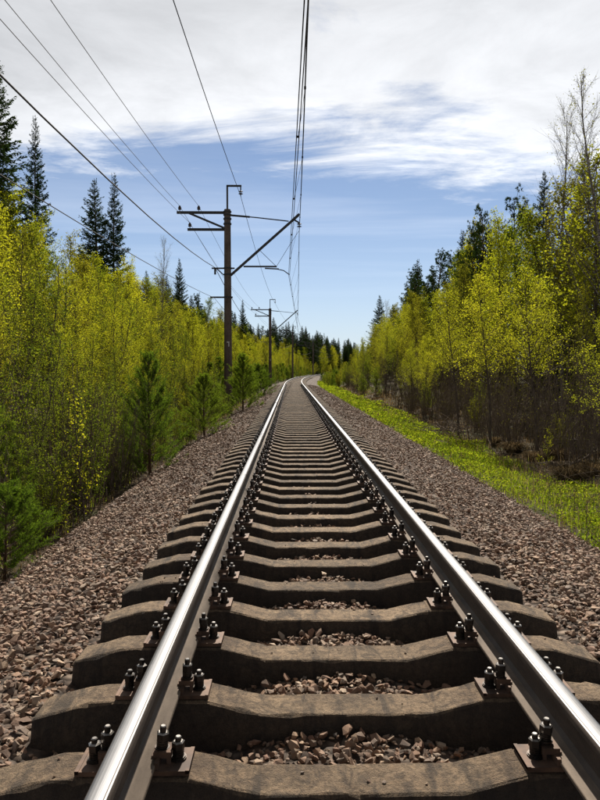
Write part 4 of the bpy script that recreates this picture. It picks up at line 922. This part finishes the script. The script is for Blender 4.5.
TUS = [tussock(300 + k, 0.42, 0.26) for k in range(3)]
for k, (px_, yb, sc, lab) in enumerate(((515, 452, 1.1, 'pale dry grass tussock under the right yellow birch'), (536, 462, 0.9, 'small dry grass tussock between the right yellow birch and the verge'), (572, 480, 1.2, 'large dry grass tussock beside the curved dead branch'),
                                  (594, 478, 1.0, 'dry grass tussock cut by the right picture edge'), (496, 447, 0.8, 'small dry grass tussock right of the brush pile'), (560, 462, 1.0, 'dry grass tussock below the dark stump'))):
    x, y = spot(px_, yb, 2.08); o = obj('grass_tussock', TUS[k % 3], None, (x, y, float(gz(x, y))), k * 1.1, sc); tag(o, lab, 'grass tussock', 'dry grass tussocks by the scrub')
x, y = spot(577, 455, 2.0)
a = Acc(); P = np.array([[0, 0, -0.1], [0.01, 0, 0.05], [0.015, 0.01, 0.2], [0.02, 0.01, 0.34]]); tube(a, P, [0.24, 0.17, 0.14, 0.135], 14, 0, 0.5, True)
for az in (0.3, 2.2, 4.1): tube(a, [(0.08 * np.cos(az), 0.08 * np.sin(az), 0.08), (0.3 * np.cos(az), 0.3 * np.sin(az), -0.03)], [0.07, 0.03], 7)
tag(obj('tree_stump', a.mesh('tree_stump', [M['dark_bark']], False), None, (x, y, float(gz(x, y)))), 'dark weathered tree stump in the leaf litter near the right edge', 'stump')
x, y = spot(588, 470, 2.05)
a = Acc(); P = np.array([[-0.5, 0, 0.02], [-0.2, 0.05, 0.07], [0.1, 0.1, 0.2], [0.28, 0.1, 0.42], [0.33, 0.1, 0.62]]); tube(a, P, [0.016, 0.022, 0.02, 0.014, 0.006], 7)
tube(a, [P[2], P[2] + np.array([0.25, 0.1, 0.12]), P[2] + np.array([0.45, 0.15, 0.16])], [0.012, 0.009, 0.004], 5); tube(a, [P[1], P[1] + np.array([0.05, -0.1, 0.2])], [0.01, 0.003], 5)
tag(obj('dead_branch', a.mesh('dead_branch', [M['twig']], True), None, (x, y, float(gz(x, y)))), 'curved dead branch sticking up at the right edge of the scrub', 'branch')
px_plant('thin_sapling', 1, 549, 428, 14.0, 'small yellow-leaved shoot in front of the scrub, right of the yellow birches', 'birch_sapling', 'tree')
for k, (px_, yb, h, lab) in enumerate(((578, 528, 0.50, 'dark dry weed stalk standing in the verge near the right edge, taller one'), (590, 535, 0.38, 'dark dry weed stalk standing in the verge near the right edge, shorter one'), (551, 505, 0.36, 'thin dry weed stalk rising from the middle of the green verge'))):
    x, y = spot(px_, yb, 1.98); a = Acc(); S = grow(rng, (0, 0, -0.03), (0.05, 0, 1), h, 5, 0.1, 0.05); tube(a, S, np.linspace(0.005, 0.0025, 6), 5)
    for q_ in range(9):
        az = q_ * 2.4; tube(a, grow(rng, lerp(S, 0.3 + 0.07 * q_), (np.cos(az), np.sin(az), 1.3), 0.09, 2, 0.2, 0.05), [0.003, 0.002, 0.0015], 4)
    tag(obj('weed_stalk', a.mesh('weed_stalk', [M['twig']]), None, (x, y, float(gz(x, y)))), lab, 'weed', 'dry weed stalks in the verge')
by = {}
for o in C.objects:
    if o.parent is None and 'label' in o and o.get('kind') is None and o.type in ('EMPTY', 'MESH'): by.setdefault(o['label'], []).append(o)
for lab, os_ in by.items():
    if 1 < len(os_) <= 18 and (' left thicket' in lab or 'scrub' in lab):
        os_.sort(key=lambda o: o.location.y)
        for k, o in enumerate(os_):
            t_ = ('nearest ' if k == 0 else ('farthest ' if k == len(os_) - 1 else ORD[k] + ' nearest ')) + lab
            if len(t_.split()) <= 16: o['label'] = t_
print('objects', len(bpy.data.objects), 'tris', sum(len(m.loops) - 2 * len(m.polygons) for m in bpy.data.meshes))
